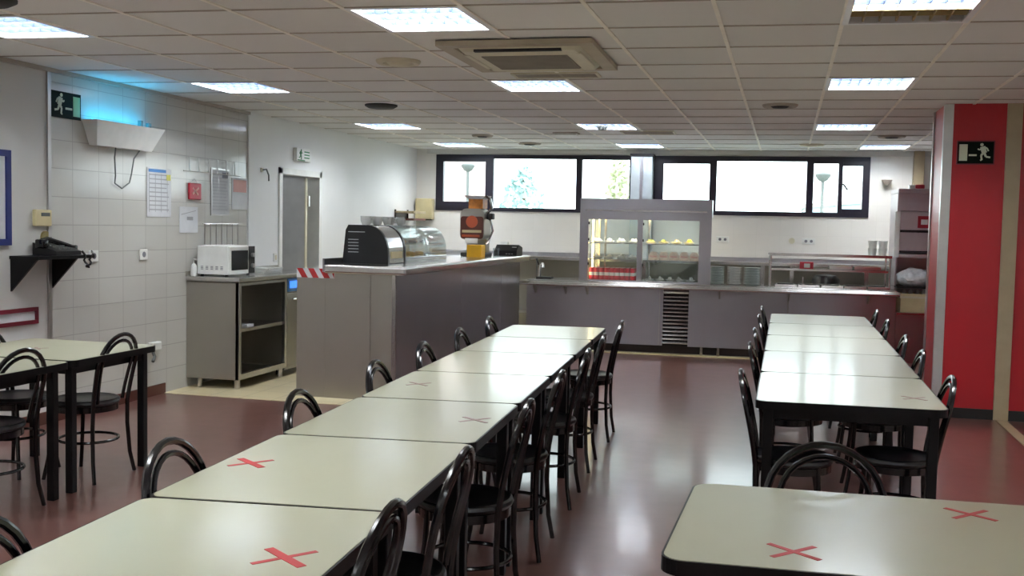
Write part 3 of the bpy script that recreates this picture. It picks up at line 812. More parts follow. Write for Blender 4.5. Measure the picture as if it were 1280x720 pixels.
# centre row
def cl(y): return -1.735 - 0.062 * (y - 2.55)
ys = [1.65, 2.55, 3.47, 4.34, 5.22, 6.16, 7.05, 7.95]
cxs = {0: [(-1.11, 2.185, 0.083, False, 0.9)], 1: [(-1.655, 3.015, 0.078, False, 0.9)], 2: [(-1.19, 3.99, 0.075, True, 0.9)], 3: [(-1.72, 4.79, 0.07, True, 0.9)]}
desc_c = ['nearest canteen table of the centre row, bold red tape cross at its aisle side',
          'second canteen table of the centre row, red tape cross near its wall side edge',
          'third canteen table of the centre row, faded cross toward the aisle',
          'fourth canteen table of the centre row, faint cross toward the steel counter',
          'fifth canteen table of the centre row, plain cream top without cross',
          'sixth canteen table of the centre row, before the last one',
          'last canteen table of the centre row, in front of the serving counter']
wc = 0.735
for k in range(7):
    a, b = ys[k], ys[k + 1]
    table(cl(a), a, (wc, wc * 0.11), (cl(b) - cl(a), b - a), desc_c[k], 'tables of the centre row', cxs.get(k, ()), r=0.045)
RR = 0.062
cyc = [2.30, 2.95, 3.87, 4.72, 5.63, 6.50, 7.46]
cxo = [0.555, 0.58, 0.612, 0.612, 0.625, 0.62, 0.645]
for k, y in enumerate(cyc):
    chair(cl(y) + cxo[k] + 0.01, y + 0.02, PI / 2 + RR, 'black bentwood chair on the aisle side of the centre row, %s from the camera' % ORD[k], 'chairs along the aisle side of the centre row')
cyl_ = [1.93, 2.80, 3.80, 4.76, 5.60, 6.46, 7.36]
for k, y in enumerate(cyl_):
    chair(cl(y) + 0.19, y, -PI / 2 + RR, 'black bentwood chair on the steel counter side of the centre row, %s from the camera' % ORD[k], 'chairs along the counter side of the centre row')
# right row
ysr = [4.905, 5.945, 7.0, 8.07, 9.12, 10.15]
cxr = {0: [(0.62, 5.27, 0.07, True, 0.75)]}
desc_r = ['front canteen table of the right row, rounded black edge and faint tape cross', 'second canteen table of the right row', 'third canteen table of the right row, midway to the counter', 'fourth canteen table of the right row', 'last canteen table of the right row, closest to the sneeze guard']
for k in range(5):
    a, b = ysr[k], ysr[k + 1]
    table(-0.115, a, (0.855, 0.055), (0.0, b - a), desc_r[k], 'tables of the right row', cxr.get(k, ()), r=0.055)
for k, y in enumerate([5.10, 6.38, 7.32, 8.5, 9.5]):
    chair(0.065, y + 0.04, -PI / 2, 'black bentwood chair on the aisle side of the right row, %s from the camera' % ORD[k], 'chairs on the aisle side of the right row')
for k, y in enumerate([5.30, 6.42, 7.32, 8.58, 9.6]):
    chair(0.54, y + 0.02, PI / 2, 'black bentwood chair on the red partition side of the right row, %s from the camera' % ORD[k], 'chairs on the partition side of the right row')
# near right table
table(-0.272, 2.45, (1.25, 0.06), (0.02, 0.80), 'wide canteen table at the lower right with two red tape crosses', 'wide canteen table', [(0.045, 2.615, 0.078, False, 0.85), (0.53, 3.13, 0.078, False, 0.85)], r=0.06)
chair(0.16, 3.20, PI + 0.06, 'black bentwood chair facing the camera at the far side of the wide lower right table', 'chair at the wide table')
# tables by the left wall
table(-4.66, 4.84, (0.93, 0.0), (-0.01, 0.82), 'canteen table by the left wall, in front of the tiled wall', 'tables by the left wall', [(-4.27, 5.22, 0.06, True, 0.8)], leg_in=0.06)
table(-4.64, 3.98, (0.93, 0.0), (-0.01, 0.84), 'canteen table by the left wall, cut off by the left picture edge', 'tables by the left wall', leg_in=0.06)
chair(-3.985, 5.28, PI / 2 + 0.02, 'black bentwood chair drawn up to the table by the left wall, whole legs visible', 'chairs at the left wall tables')
chair(-3.97, 4.46, PI / 2 - 0.05, 'black bentwood chair at the left picture edge, at the table beneath the maroon strip', 'chairs at the left wall tables')
chair(-4.42, 5.22, -PI / 2, 'black bentwood chair on the wall side of the left table, only its seat visible', 'chairs at the left wall tables')

# ------------------------------------------------------------------ steel cabinet with microwave by the tiled wall
t = thing('steel_cabinet', 'freestanding open fronted steel cabinet on short feet by the tiled wall', 'cabinet', (XW, 8.37, 0))
# local x 0..0.52 from the wall, y 0..0.95 in depth
W_, D_ = 0.525, 0.93
MB().box(0.0, W_, 0, 0.02, 0.09, 0.965).build('side_panel', M['steel_d'], t)
MB().box(0.0, W_, D_ - 0.02, D_, 0.09, 0.965).build('side_panel', M['steel_d'], t)
mb = MB(); mb.box(0, 0.015, 0.02, D_ - 0.02, 0.09, 0.965); mb.build('back_panel', M['steel_d'], t)
mb = MB(); mb.box(W_ - 0.03, W_ + 0.004, 0.0, 0.045, 0.09, 0.965); mb.box(W_ - 0.03, W_ + 0.004, D_ - 0.045, D_, 0.09, 0.965); mb.box(W_ - 0.03, W_ + 0.004, 0.045, D_ - 0.045, 0.09, 0.14); mb.box(W_ - 0.03, W_ + 0.004, 0.045, D_ - 0.045, 0.94, 0.965)
mb.build('front_frame', M['steel_b'], t)
MB().box(0.015, W_, 0.02, D_ - 0.02, 0.09, 0.11).build('bottom_shelf', M['steel_d'], t)
MB().box(0.015, W_ - 0.01, 0.02, D_ - 0.02, 0.52, 0.55).build('middle_shelf', M['steel_b'], t)
for (x, y) in ((0.1, 0.06), (W_ - 0.04, 0.05), (0.1, D_ - 0.06), (W_ - 0.04, D_ - 0.06)):
    MB().tube([(x, y, 0.0), (x, y, 0.09)], 0.026, 14).build('foot', M['steel_b'], t, True)
tag(MB().prism([(0, 0), (0.14, 0.02), (0.15, 0.05), (0.02, 0.04)], lambda a, b: (a * 2 - 0.1, b * 3, 0), lambda a, b: (a * 2 - 0.1, b * 3, 0.02)).build('crumpled_foil', M['bag'], None, False, (-4.98, 8.6, 0.551)), 'crumpled sheet of foil lying on the middle cabinet shelf', 'foil')
# worktop over both units
t = thing('steel_worktop', 'long steel worktop with back upstand carrying the microwave', 'worktop', (XW, 8.36, 0))
MB().box(0.0, W_ + 0.02, -0.01, 1.75, 0.975, 1.015, 0.006).build('slab', M['steel_b'], t)
MB().box(0.0, 0.015, -0.01, 1.75, 1.015, 1.06).build('upstand', M['steel_d'], t)
# undercounter dishwasher
t = thing('dishwasher', 'dark fronted undercounter dishwasher with blue lit control strip', 'dishwasher', (XW, 9.31, 0))
MB().box(0.02, 0.50, 0.0, 0.62, 0.06, 0.965).build('body', M['steel_d'], t)
dr = MB().box(0.50, 0.525, 0.01, 0.61, 0.09, 0.82, 0.006).build('door', M['steel_d'], t)
MB().tube([(0.545, 0.08, 0.76), (0.545, 0.54, 0.76)], 0.01, 8).build('handle', M['steel_b'], dr, True)
cpn = MB().box(0.50, 0.527, 0.01, 0.61, 0.835, 0.965, 0.004).build('control_panel', M['paperblue'], t)
MB().box(0.526, 0.530, 0.05, 0.40, 0.87, 0.94).build('display', M['screen'], cpn)
for y in (0.06, 0.56): MB().tube([(0.4, y, 0), (0.4, y, 0.06)], 0.02, 10).build('foot', M['dark'], t, True)
# microwave
t = thing('microwave', 'white microwave oven with dark door window on the steel worktop', 'microwave', (-5.20, 8.46, 1.017))
MB().box(0, 0.315, 0, 0.47, 0.015, 0.275, 0.008).build('body', M['white'], t)
d_ = MB().box(0.315, 0.33, 0.0, 0.35, 0.018, 0.272, 0.004).build('door', M['white'], t)
MB().box(0.329, 0.333, 0.035, 0.335, 0.055, 0.235, 0.002).build('door_window', M['doorgl'], d_)
p_ = MB().box(0.315, 0.33, 0.352, 0.47, 0.018, 0.272, 0.004).build('control_panel', M['seat'], t)
for z in (0.09, 0.19): MB().tube([(0.33, 0.41, z), (0.352, 0.41, z)], 0.02, 12).build('knob', M['alu'], p_, True)
mb = MB()
for k in range(5):
    for q in range(3): mb.box(0.04 + k * 0.05, 0.065 + k * 0.05, -0.0025, 0.001, 0.06 + q * 0.012, 0.066 + q * 0.012)
mb.build('side_vent', M['paper_d'], t)
for (x, y) in ((0.03, 0.04), (0.28, 0.04), (0.03, 0.43), (0.28, 0.43)): MB().tube([(x, y, 0), (x, y, 0.016)], 0.015, 10).build('foot', M['dark'], t, True)
t = thing('soap_bottle', 'small white pump bottle left of the microwave', 'bottle', (-5.205, 8.415, 1.017))
MB().lathe([(0, 0), (0.026, 0), (0.028, 0.01), (0.028, 0.09), (0.014, 0.11), (0, 0.11)], 16).build('body', M['white'], t, True)
mb = MB().tube([(0, 0, 0.11), (0, 0, 0.15)], 0.006, 8); mb.tube([(0, 0, 0.15), (0.035, 0, 0.147)], 0.007, 8); mb.build('pump', M['white'], t, True)
for k in range(4):
    tag(MB().box(-0.14, 0.14, -0.18, 0.18, 0, 0.012, 0.003).build('white_tray', M['porcelain'], None, False, (-5.02 + 0.006 * k, 9.30 + 0.01 * k, 1.016 + 0.0135 * k), 0.03 * k), 'shallow white tray in the small stack beside the microwave', 'tray', 'white trays beside the microwave')

# ------------------------------------------------------------------ bar counter (peninsula)
t = thing('bar_counter', 'long stainless steel bar counter with hazard tape on its end panel', 'counter', (0, 0, 0))
x0, x1, y0, y1 = -4.115, -3.20, 8.29, 12.6
MB().box(x0, -3.845, y0, y0 + 0.03, 0.0, 1.125, 0.003).build('end_screen', M['steel_d'], t)
mb = MB(); mb.box(-3.845, -3.44, y0, y0 + 0.03, 0.0, 1.10); mb.box(-3.435, x1 - 0.03, y0 + 0.006, y0 + 0.03, 0.0, 1.09); mb.box(-3.445, -3.425, y0 - 0.008, y0 + 0.01, 0, 1.09); mb.build('end_panel', M['steel_d'], t)
MB().box(x1 - 0.03, x1, y0, y0 + 0.04, 0, 1.10).build('corner_post', M['steel_b'], t)
ya = y0 + 0.045
for yb in (10.18, 11.72, y1):
    MB().box(x1 - 0.03, x1 - 0.004, ya, yb - 0.006, 0.06, 1.09, 0.002).build('front_panel', M['steel'], t)
    ya = yb
MB().box(x1 - 0.06, x1 - 0.03, y0 + 0.03, y1, 0, 0.06).build('toe_kick', M['toe'], t)
MB().box(-3.82, x1 - 0.06, y0 + 0.03, y1, 0.08, 1.09).build('carcass', M['steel_d'], t)
MB().box(-3.845, -3.09, y0 - 0.05, y1 + 0.10, 1.09, 1.165, 0.02, 3).build('countertop', M['steel_b'], t)
MB().box(-3.86, -3.845, y0 - 0.03, y1, 1.10, 1.215).build('upstand', M['steel'], t)
mb = MB(); x = -3.845
tp = MB().box(x0 - 0.001, -3.76, y0 - 0.003, y0, 1.045, 1.128).build('hazard_tape', M['paper'], t)
mb = MB()
for k in range(4):
    a = x0 + 0.0 + k * 0.105
    q = [(a, 1.127), (a + 0.055, 1.127), (a + 0.105, 1.046), (a + 0.05, 1.046)]
    q = [(min(max(px, x0), -3.762), pz) for px, pz in q]
    mb.prism(q, lambda a_, b_: (a_, y0 - 0.0045, b_), lambda a_, b_: (a_, y0 - 0.002, b_))
mb.build('red_stripe', M['tape'], tp)

# pastry display on the bar
ZB = 1.166
t = thing('pastry_display', 'black and steel countertop pastry display with curved glass', 'display case', (-3.84, 8.64, ZB))
def profile(s=1.0, g=0.0):
    pts = [(0.01 + g, 0.0 + g)]
    pts += [(0.0 + g, 0.05), (0.025 + g, 0.30), (0.05 + g, 0.345 - g)]
    for k in range(9):
        a = PI / 2 * (1 - k / 8)
        pts.append((0.24 + (0.19 - g) * math.cos(a), 0.10 + (0.245 - g) * math.sin(a)))
    pts += [(0.435 - g, 0.0 + g)]
    return pts
pr_ = profile()
MB().prism(pr_, lambda a, b: (a, 0.0, b), lambda a, b: (a, 0.035, b)).build('end_cheek', M['seat'], t)
MB().prism(profile(1, 0.006), lambda a, b: (a, 0.035, b), lambda a, b: (a, 0.42, b)).build('machine_cover', M['steel_b'], t)
MB().prism(pr_, lambda a, b: (a, 0.42, b), lambda a, b: (a, 0.45, b)).build('divider_rib', M['seat'], t)
mb = MB()
for k in range(6): mb.box(0.05, 0.05 + (0.10 if k != 0 else 0.16), -0.002, 0.002, 0.24 - 0.028 * k + (0.04 if k == 0 else 0), 0.246 - 0.028 * k + (0.04 if k == 0 else 0))
mb.build('marking', M['paper_g'], t)
mb = MB(); mb.box(0.405, 0.433, 0.10, 0.36, 0.05, 0.11); mb.build('cream_label', M['beige'], t)
MB().box(0.01, 0.43, 0.45, 1.66, 0.0, 0.05, 0.004).build('base_tray', M['steel_b'], t)
mb = MB()
g0 = profile(1, 0.004)[4:]; 
for a, b in zip(g0, g0[1:]):
    v = [mb.bm.verts.new(p) for p in ((a[0], 0.45, a[1]), (b[0], 0.45, b[1]), (b[0], 1.655, b[1]), (a[0], 1.655, a[1]))]; mb.bm.faces.new(v)
bmesh.ops.remove_doubles(mb.bm, verts=mb.bm.verts[:], dist=1e-5)
go = mb.build('curved_glass', M['cglass'], t, True); sm = go.modifiers.new('thickness', 'SOLIDIFY'); sm.thickness = 0.005
MB().box(0.05, 0.25, 0.45, 1.655, 0.338, 0.345).build('top_glass', M['cglass'], t)
mb = MB(); mb.prism(profile(1, 0.008), lambda a, b: (a, 1.648, b), lambda a, b: (a, 1.654, b)); mb.build('end_glass', M['cglass'], t)
MB().box(0.03, 0.40, 0.46, 1.64, 0.165, 0.172).build('glass_shelf', M['cglass'], t)
mb = MB(); mb.box(0.01, 0.02, 0.45, 1.655, 0.05, 0.34); mb.build('rear_door', M['cglass'], t)
MB().box(0.03, 0.42, 0.03, 1.62, -0.0, 0.008).build('plinth', M['dark'], t)
def pastry(x, y, z, s, m, label):
    tag(MB().lathe([(0, 0), (0.045 * s, 0), (0.055 * s, 0.012), (0.04 * s, 0.035 * s), (0, 0.042 * s)], 14).build('pastry', m, None, True, (x, y, z)), label, 'pastry', 'pastries in the curved display')
for k in range(7): pastry(-3.62 + 0.05 * (k % 2), 9.25 + 0.13 * k, ZB + 0.052, 0.9, M['food'], 'small pastry on the lower tray of the curved display')
for k in range(6): pastry(-3.62 + 0.05 * (k % 2), 9.22 + 0.16 * k, ZB + 0.174, 0.8, M['paper_g'] if k % 2 else M['food'], 'small pastry on the glass shelf of the curved display')
# cups on top of the display
cup0 = thing('coffee_cup', 'x', 'cup', (0, 0, 0), 0, 'cups on top of the pastry display')
mb = MB().lathe([(0, 0.0), (0.03, 0.0), (0.045, 0.035), (0.048, 0.08), (0.044, 0.08), (0.040, 0.035), (0.02, 0.008), (0, 0.008)], 18); mb.build('bowl', M['porcelain'], cup0, True)
MB().tube([(0.044, 0, 0.062), (0.068, 0, 0.055), (0.066, 0, 0.03), (0.042, 0, 0.022)], 0.005, 6).build('handle', M['porcelain'], cup0, True)
cps = [(-3.70, 8.82), (-3.74, 8.95), (-3.68, 9.06), (-3.75, 9.2), (-3.69, 9.33), (-3.74, 9.52), (-3.68, 9.66), (-3.74, 9.82)]
lab = 'white coffee cup in the row standing on the pastry display'
for k, (x, y) in enumerate(cps):
    z = ZB + 0.3455
    if k == 0: cup0.location = (x, y, z); cup0['label'] = lab
    else: dup(cup0, (x, y, z), k * 1.3, lab)

# orange juicer
t = thing('juicer', 'tall orange juicing machine with steel hopper and brown printed front', 'juicer', (-3.47, 11.55, ZB))
mb = MB(); mb.box(-0.15, 0.15, -0.13, 0.16, 0.0, 0.045, 0.01); mb.build('base', M['dark'], t)
MB().box(-0.12, 0.12, 0.02, 0.14, 0.045, 0.20).build('column', M['steel_d'], t)
pts = rounded(-0.16, 0.13, 0.19, 0.55, 0.075)
MB().prism(pts, lambda a, b: (a, -0.12, b), lambda a, b: (a, 0.14, b)).build('body', M['steel_d'], t)
fp = MB().prism(rounded(-0.15, 0.12, 0.205, 0.46, 0.03), lambda a, b: (a, -0.13, b), lambda a, b: (a, -0.12, b)).build('front_cover', M['brown'], t)
mb = MB(); flat(mb, [(-0.015 + 0.07 * math.cos(k * PI / 8), 0.40 + 0.07 * math.sin(k * PI / 8)) for k in range(16)], -0.134, -0.129); mb.build('orange_print', M['orange'], fp)
mb = MB(); mb.box(-0.13, 0.10, -0.134, -0.129, 0.275, 0.305); mb.build('pale_band', M['beige'], fp)
mb = MB(); mb.box(-0.13, 0.08, -0.134, -0.129, 0.225, 0.25); mb.build('orange_band', M['orange'], fp)
MB().prism([(-0.07, 0.55), (0.10, 0.55), (0.10, 0.66), (-0.07, 0.66)], lambda a, b: (a, -0.09, b), lambda a, b: (a, 0.10, b)).build('feed_channel', mat('fruit_print', (190, 120, 50), 0.5, var=0.5, scale=14), t)
MB().prism([(-0.07, 0.66), (0.10, 0.66), (0.14, 0.70), (-0.13, 0.70)], lambda a, b: (a, -0.12, b), lambda a, b: (a, 0.14, b)).build('hopper', M['steel_b'], t)
mb = MB(); mb.tube([(0.13, 0.0, 0.50), (0.19, -0.02, 0.56), (0.17, -0.03, 0.66), (0.12, 0.0, 0.69)], 0.018, 8); mb.tube([(0.13, 0.02, 0.44), (0.17, 0.0, 0.42), (0.20, 0.0, 0.30), (0.15, 0.0, 0.18), (0.12, 0.0, 0.15)], 0.012, 8); mb.build('side_tube', M['steel_b'], t, True)
MB().box(0.135, 0.21, -0.06, 0.04, 0.43, 0.50, 0.01).build('side_motor', M['dark'], t)
MB().box(-0.09, 0.06, -0.145, -0.128, 0.15, 0.21, 0.004).build('white_plate', M['white'], t)
tag(MB().box(-0.085, 0.085, -0.08, 0.08, 0, 0.14, 0.006).build('yellow_box', M['yellow'], None, False, (-3.385, 11.27, ZB)), 'yellow box on the bar in front of the juicer', 'box')
tag(MB().lathe([(0, 0), (0.035, 0), (0.04, 0.1), (0.036, 0.1), (0.03, 0.006), (0, 0.006)], 18).build('glass_jar', M['cglass'], None, True, (-3.24, 11.6, ZB)), 'clear tumbler on the bar right beside the juicer', 'glass')
# card terminal / phone
t = thing('cash_terminal', 'black cash terminal with white receipt roll at the end of the bar', 'terminal', (-3.27, 12.28, ZB), -0.1)
MB().prism([(-0.10, 0.0), (0.10, 0.0), (0.10, 0.10), (-0.02, 0.13), (-0.10, 0.06)], lambda a, b: (-0.15, a, b), lambda a, b: (0.14, a, b)).build('body', M['seat'], t)
MB().tube([(-0.12, 0.03, 0.135), (-0.02, 0.03, 0.135)], 0.03, 14).build('receipt_roll', M['white'], t, True)
for k in range(3): MB().box(0.035 * k, 0.02 + 0.035 * k, -0.103, -0.07, 0.02, 0.024).build('key', M['white'], t)
MB().box(0.07, 0.12, -0.08, -0.05, 0.10, 0.105).build('card_slot', M['white'], t)

# ------------------------------------------------------------------ serving counter (frame K)
t = thing('serving_counter', 'long low stainless steel serving counter along the back', 'counter', K(0, 0), KA)
xa, xb = -3.12, 1.27
for (a, b) in ((xa, -1.46), (-1.08, 0.05), (0.056, xb)):
    MB().box(a, b - 0.006, 0, 0.025, 0.105, 0.80, 0.002).build('front_panel', M['steel'], t)
v = MB(); v.box(-1.46, -1.08, 0.03, 0.05, 0.105, 0.80); v.build('vent_back', M['dark'], t)
mb = MB(); mb.box(-1.46, -1.425, 0, 0.03, 0.105, 0.80); mb.box(-1.115, -1.08, 0, 0.03, 0.105, 0.80); mb.build('vent_frame', M['steel'], t)
for k in range(14):
    z = 0.135 + k * 0.047
    mb = MB().prism([(-0.004, z), (0.0, z - 0.004), (0.026, z + 0.026), (0.022, z + 0.030)], lambda a, b: (-1.425, a, b), lambda a, b: (-1.115, a, b))
    mb.build('vent_slat', M['steel_b'], t)
MB().box(xa, xb, 0.05, 0.66, 0.11, 0.80).build('carcass', M['steel_d'], t)
MB().box(xa, xb, 0.10, 0.12, 0.0, 0.11).build('toe_kick', M['toe'], t)
for x in (-0.95, -0.75, 0.9, -2.9): MB().tube([(x, 0.03, 0), (x, 0.03, 0.11)], 0.02, 12).build('foot', M['steel_b'], t, True)
MB().box(xa, xb, 0.0, 0.66, 0.80, 0.865, 0.004).build('countertop', M['steel_b'], t)
mb = MB().box(xa - 0.05, xb, -0.28, -0.01, 0.808, 0.842, 0.012, 2); rail = mb.build('tray_rail', M['steel_b'], t)
mb = MB(); 
for k in range(3): mb.tube([(xa - 0.05, -0.24 + 0.08 * k, 0.846), (xb, -0.24 + 0.08 * k, 0.846)], 0.009, 8)
mb.build('rail_rod', M['steel_b'], rail, True)
for x in (-3.0, -2.62, -2.35, -0.75, 0.05, 0.95):
    MB().prism([(-0.20, 0.808), (0.0, 0.808), (0.0, 0.70), (-0.03, 0.70)], lambda a, b, x=x: (x - 0.01, a, b), lambda a, b, x=x: (x + 0.01, a, b)).build('rail_bracket', M['steel_d'], rail)

# glass display case
t = thing('hot_display_case', 'tall glass fronted steel food display case on the serving counter', 'display case', K(-2.47, 0.02, 0.866), KA)
w, d, h = 1.60, 0.60, 1.02
mb = MB(); mb.box(0, 0.105, 0, 0.04, 0, h - 0.25); mb.box(w - 0.145, w, 0, 0.04, 0, h - 0.25); mb.box(0, w, 0, 0.04, h - 0.255, h); mb.box(0.105, w - 0.145, 0, 0.04, 0, 0.02)
mb.build('front_frame', M['steel'], t)
MB().box(0.06, w - 0.06, -0.012, 0, h - 0.155, h - 0.135).build('trim_strip', M['steel_b'], t)
MB().box(0, w, 0.04, d, h - 0.20, h).build('top_box', M['steel'], t)
MB().box(0, w, 0.04, d, 0, 0.018).build('floor_plate', M['steel_b'], t)
MB().box(0.71, 0.775, -0.004, 0.035, 0.02, h - 0.255).build('mullion', M['steel'], t)
MB().box(0, 0.02, 0.04, d, 0.018, h - 0.20).build('side_wall', M['steel_b'], t)
mb = MB(); mb.box(w - 0.02, w - 0.014, 0.04, d - 0.03, 0.018, h - 0.20); mb.build('side_glass', M['cglass'], t)
for (a, b) in ((0.105, 0.71), (0.775, w - 0.145)):
    dd = MB().box(a, b, 0.012, 0.017, 0.02, h - 0.255).build('glass_door', M['cglass'], t)
    for z in (0.2, 0.5, 0.7): MB().box(a if a < 0.5 else a - 0.006, a + 0.015, 0.0, 0.012, z, z + 0.03).build('hinge', M['dark'], dd)
for (a, b) in ((0.03, w / 2 - 0.08), (w / 2 - 0.02, w - 0.05)):
    MB().box(a, b, d - 0.012, d - 0.006, 0.02, h - 0.20).build('rear_glass', M['cglass'], t)
for x in (0.16, 0.24, 0.80): MB().box(x, x + 0.025, d - 0.05, d - 0.02, 0.018, h - 0.20).build('shelf_post', M['steel_b'], t)
for z in (0.265, 0.465):
    MB().box(0.03, w - 0.03, 0.08, d - 0.06, z, z + 0.012).build('shelf', M['steel_b'], t)
for (x, y) in ((0.07, 0.06), (0.09, 0.42)):
    MB().tube([(x + 0.02, y, 0.05), (x + 0.02, y, 0.76)], 0.012, 8).build('warm_tube', M['warm'], t, True)
L = bpy.data.lights.new('case_light', 'AREA'); L.shape = 'RECTANGLE'; L.size = 1.4; L.size_y = 0.06; L.energy = 12; L.color = (1.0, 0.90, 0.70)
lo = bpy.data.objects.new('case_lamp_glow', L); COL.objects.link(lo); lo.parent = t; lo.location = (0.78, 0.10, h - 0.262 + 0.05)
MB().tube([(0.1, 0.10, h - 0.215), (1.45, 0.10, h - 0.215)], 0.012, 8).build('warm_tube', M['warm'], t, True)
CB = (-2.47, 0.02, 0.866)
def inK(lx, ly, lz): return K(CB[0] + lx, CB[1] + ly, CB[2] + lz)
# drinks cans at the bottom left
can0 = thing('drink_can', 'red and white drink can in the block at the bottom left of the display case', 'can', (0, 0, 0), 0, 'red cans in the display case')
MB().lathe([(0, 0), (0.024, 0), (0.029, 0.008), (0.029, 0.13), (0.024, 0.145), (0.0, 0.143)], 14).build('body', mat('bright_red_can', (214, 56, 76), 0.4), can0, True)
MB().lathe([(0.0293, 0.05), (0.0297, 0.05), (0.0297, 0.09), (0.0293, 0.09), (0.0293, 0.05)], 14).build('white_band', M['white'], can0, True)
MB().lathe([(0, 0.142), (0.023, 0.144), (0.0235, 0.148), (0.0, 0.147)], 14).build('lid', M['alu'], can0, True)
f_ = True
for i in range(9):
    for j in range(4):
        p = inK(0.14 + i * 0.064, 0.12 + j * 0.068, 0.019)
        if f_: can0.location = p; f_ = False
        else: dup(can0, p, KA + (i * 5 + j * 3) * 0.7)
# dishes in the case
def dish(lx, ly, lz, r, m, food, label, group):
    t = thing('food_dish', label, 'dish', inK(lx, ly, lz), KA, group)
    MB().lathe([(0, 0), (r * 0.6, 0), (r, 0.02), (r, 0.024), (r * 0.62, 0.006), (0, 0.006)], 20).build('plate', m, t, True)
    mb = MB()
    rnd = random.Random(int(lx * 1000 + lz * 77))
    for k in range(5):
        a = rnd.random() * 6.28; rr = rnd.random() * r * 0.5
        mb.lathe([(0, 0.0), (r * 0.30, 0.002), (r * 0.26, 0.02 + 0.02 * rnd.random()), (0, 0.04 + 0.02 * rnd.random())], 8, (rr * math.cos(a), rr * math.sin(a), 0.006))
    mb.build('food', food, t, True)
for k in range(4): dish(0.19 + k * 0.15, 0.25, 0.478, 0.068, M['porcelain'], M['porcelain'], 'white dish on the upper left shelf of the display case', 'dishes on the upper left shelf')
for k in range(4): dish(0.19 + k * 0.15, 0.25, 0.278, 0.068, M['porcelain'], M['porcelain'], 'white dish on the lower left shelf of the display case', 'dishes on the lower left shelf')
for k in range(4): dish(0.86 + k * 0.155, 0.25, 0.478, 0.07, M['beige'], M['salad'] if k in (0, 1) else M['yellow'] if k == 3 else M['food'], 'dish of yellow and green food on the upper right shelf', 'dishes on the upper right shelf')
for k in range(5):
    t = thing('wrapped_sandwich', 'pink and cream wrapped sandwich on the lower right shelf of the display case', 'sandwich', inK(0.84 + k * 0.125, 0.14, 0.278), KA, 'wrapped sandwiches')
    MB().prism([(0, 0), (0.118, 0), (0.118, 0.05), (0.09, 0.095), (0.03, 0.10), (0.0, 0.06)], lambda a, b: (a, 0.0, b), lambda a, b: (a, 0.2, b)).build('wrapper', M['bread'], t)
    MB().prism([(0.015, 0.035), (0.10, 0.03), (0.10, 0.05), (0.02, 0.058)], lambda a, b: (a, -0.003, b), lambda a, b: (a, 0.0, b)).build('filling', M['pink'], t)
for k in range(5): dish(0.86 + k * 0.125, 0.14 + 0.0 * k, 0.019, 0.058, M['porcelain'], M['porcelain'], 'white saucer on the bottom right of the display case', 'saucers at the bottom of the display case')

# stacks of plates
for s_, (x, n, m, r, txt) in enumerate(((-0.80, 11, M['plate'], 0.095, 'dull grey plate in the stack beside the display case'), (-0.585, 11, M['porcelain'], 0.09, 'cream plate in the middle stack on the serving counter'), (-0.375, 11, M['plate'], 0.10, 'grey plate in the stack next to the sneeze guard'))):
    me0 = None
    for k in range(n):
        loc = K(x, 0.25, 0.866 + k * 0.0195)
        if me0 is None:
            o = MB().lathe([(0, 0), (r * 0.62, 0), (r * 0.97, 0.013), (r, 0.018), (r * 0.94, 0.018), (r * 0.6, 0.005), (0, 0.005)], 24).build('plate', m, None, True, loc); me0 = o
        else:
            o = me0.copy(); COL.objects.link(o); o.location = loc
        tag(o, txt.replace('plate in', 'plate on top of') if k == n - 1 else txt.replace('plate in', 'plate below the top of'), 'plate', txt.replace('plate in', 'plates of'))

# sneeze guard over the food wells
t = thing('sneeze_guard', 'two tier glass and steel sneeze guard over the food wells', 'sneeze guard', K(-0.16, 0.22, 0.866), KA)
w = 1.37
for x in (0.0, w):
    for y in (0.0, 0.36): MB().tube([(x, y, 0), (x, y, 0.385)], 0.013, 10).build('post', M['steel_b'], t, True)
MB().box(-0.02, w + 0.02, -0.02, 0.38, 0.378, 0.388, 0.002).build('top_shelf', M['cglass'], t)
mb = MB(); mb.box(-0.02, w + 0.02, -0.028, -0.014, 0.366, 0.398); mb.box(-0.02, w + 0.02, 0.378, 0.39, 0.372, 0.392); mb.build('top_rail', M['steel_b'], t)
MB().box(0.0, w, 0.02, 0.34, 0.20, 0.207).build('lower_shelf', M['cglass'], t)
mb = MB(); mb.box(0.0, w, 0.005, 0.02, 0.192, 0.216); mb.box(0.0, w, 0.34, 0.352, 0.192, 0.212); mb.build('lower_rail', M['steel_b'], t)
# food wells
for k in range(5):
    xx = -0.10 + k * 0.265
    t = thing('food_pan', ['empty steel food pan at the plate stack end of the wells', 'steel food pan with the ladle, under the sneeze guard', 'middle steel food pan under the sneeze guard', 'steel food pan in front of the dark pot', 'steel food pan at the tower end of the wells'][k], 'food pan', K(xx, 0.12, 0.866), KA)
    mb = MB(); ring(mb, 0, 0.25, 0, 0.42, 0.016, 0.0, 0.028); mb.build('rim', M['steel_b'], t)
    MB().box(0.016, 0.234, 0.016, 0.404, 0.0, 0.012).build('well', M['steel_b'] if k % 2 else M['porcelain'], t)
    mb = MB(); mb.box(0.03, 0.22, 0.205, 0.215, 0.012, 0.03); mb.build('divider', M['dark'], t)
t = thing('ladle', 'upright steel ladle standing in a food pan', 'ladle', K(0.225, 0.25, 0.88), KA)
MB().tube([(0, 0, 0.0), (0.0, 0.01, 0.10)], 0.008, 8).build('handle', M['steel_b'], t, True)
MB().lathe([(0, 0), (0.025, 0.0), (0.028, 0.02), (0, 0.022)], 14).build('bowl', M['steel_b'], t, True)
tz = 0.866 + 0.207
t = thing('food_tray', 'brown food in a long tray on the lower glass of the sneeze guard', 'food tray', K(0.97, 0.40, tz), KA)
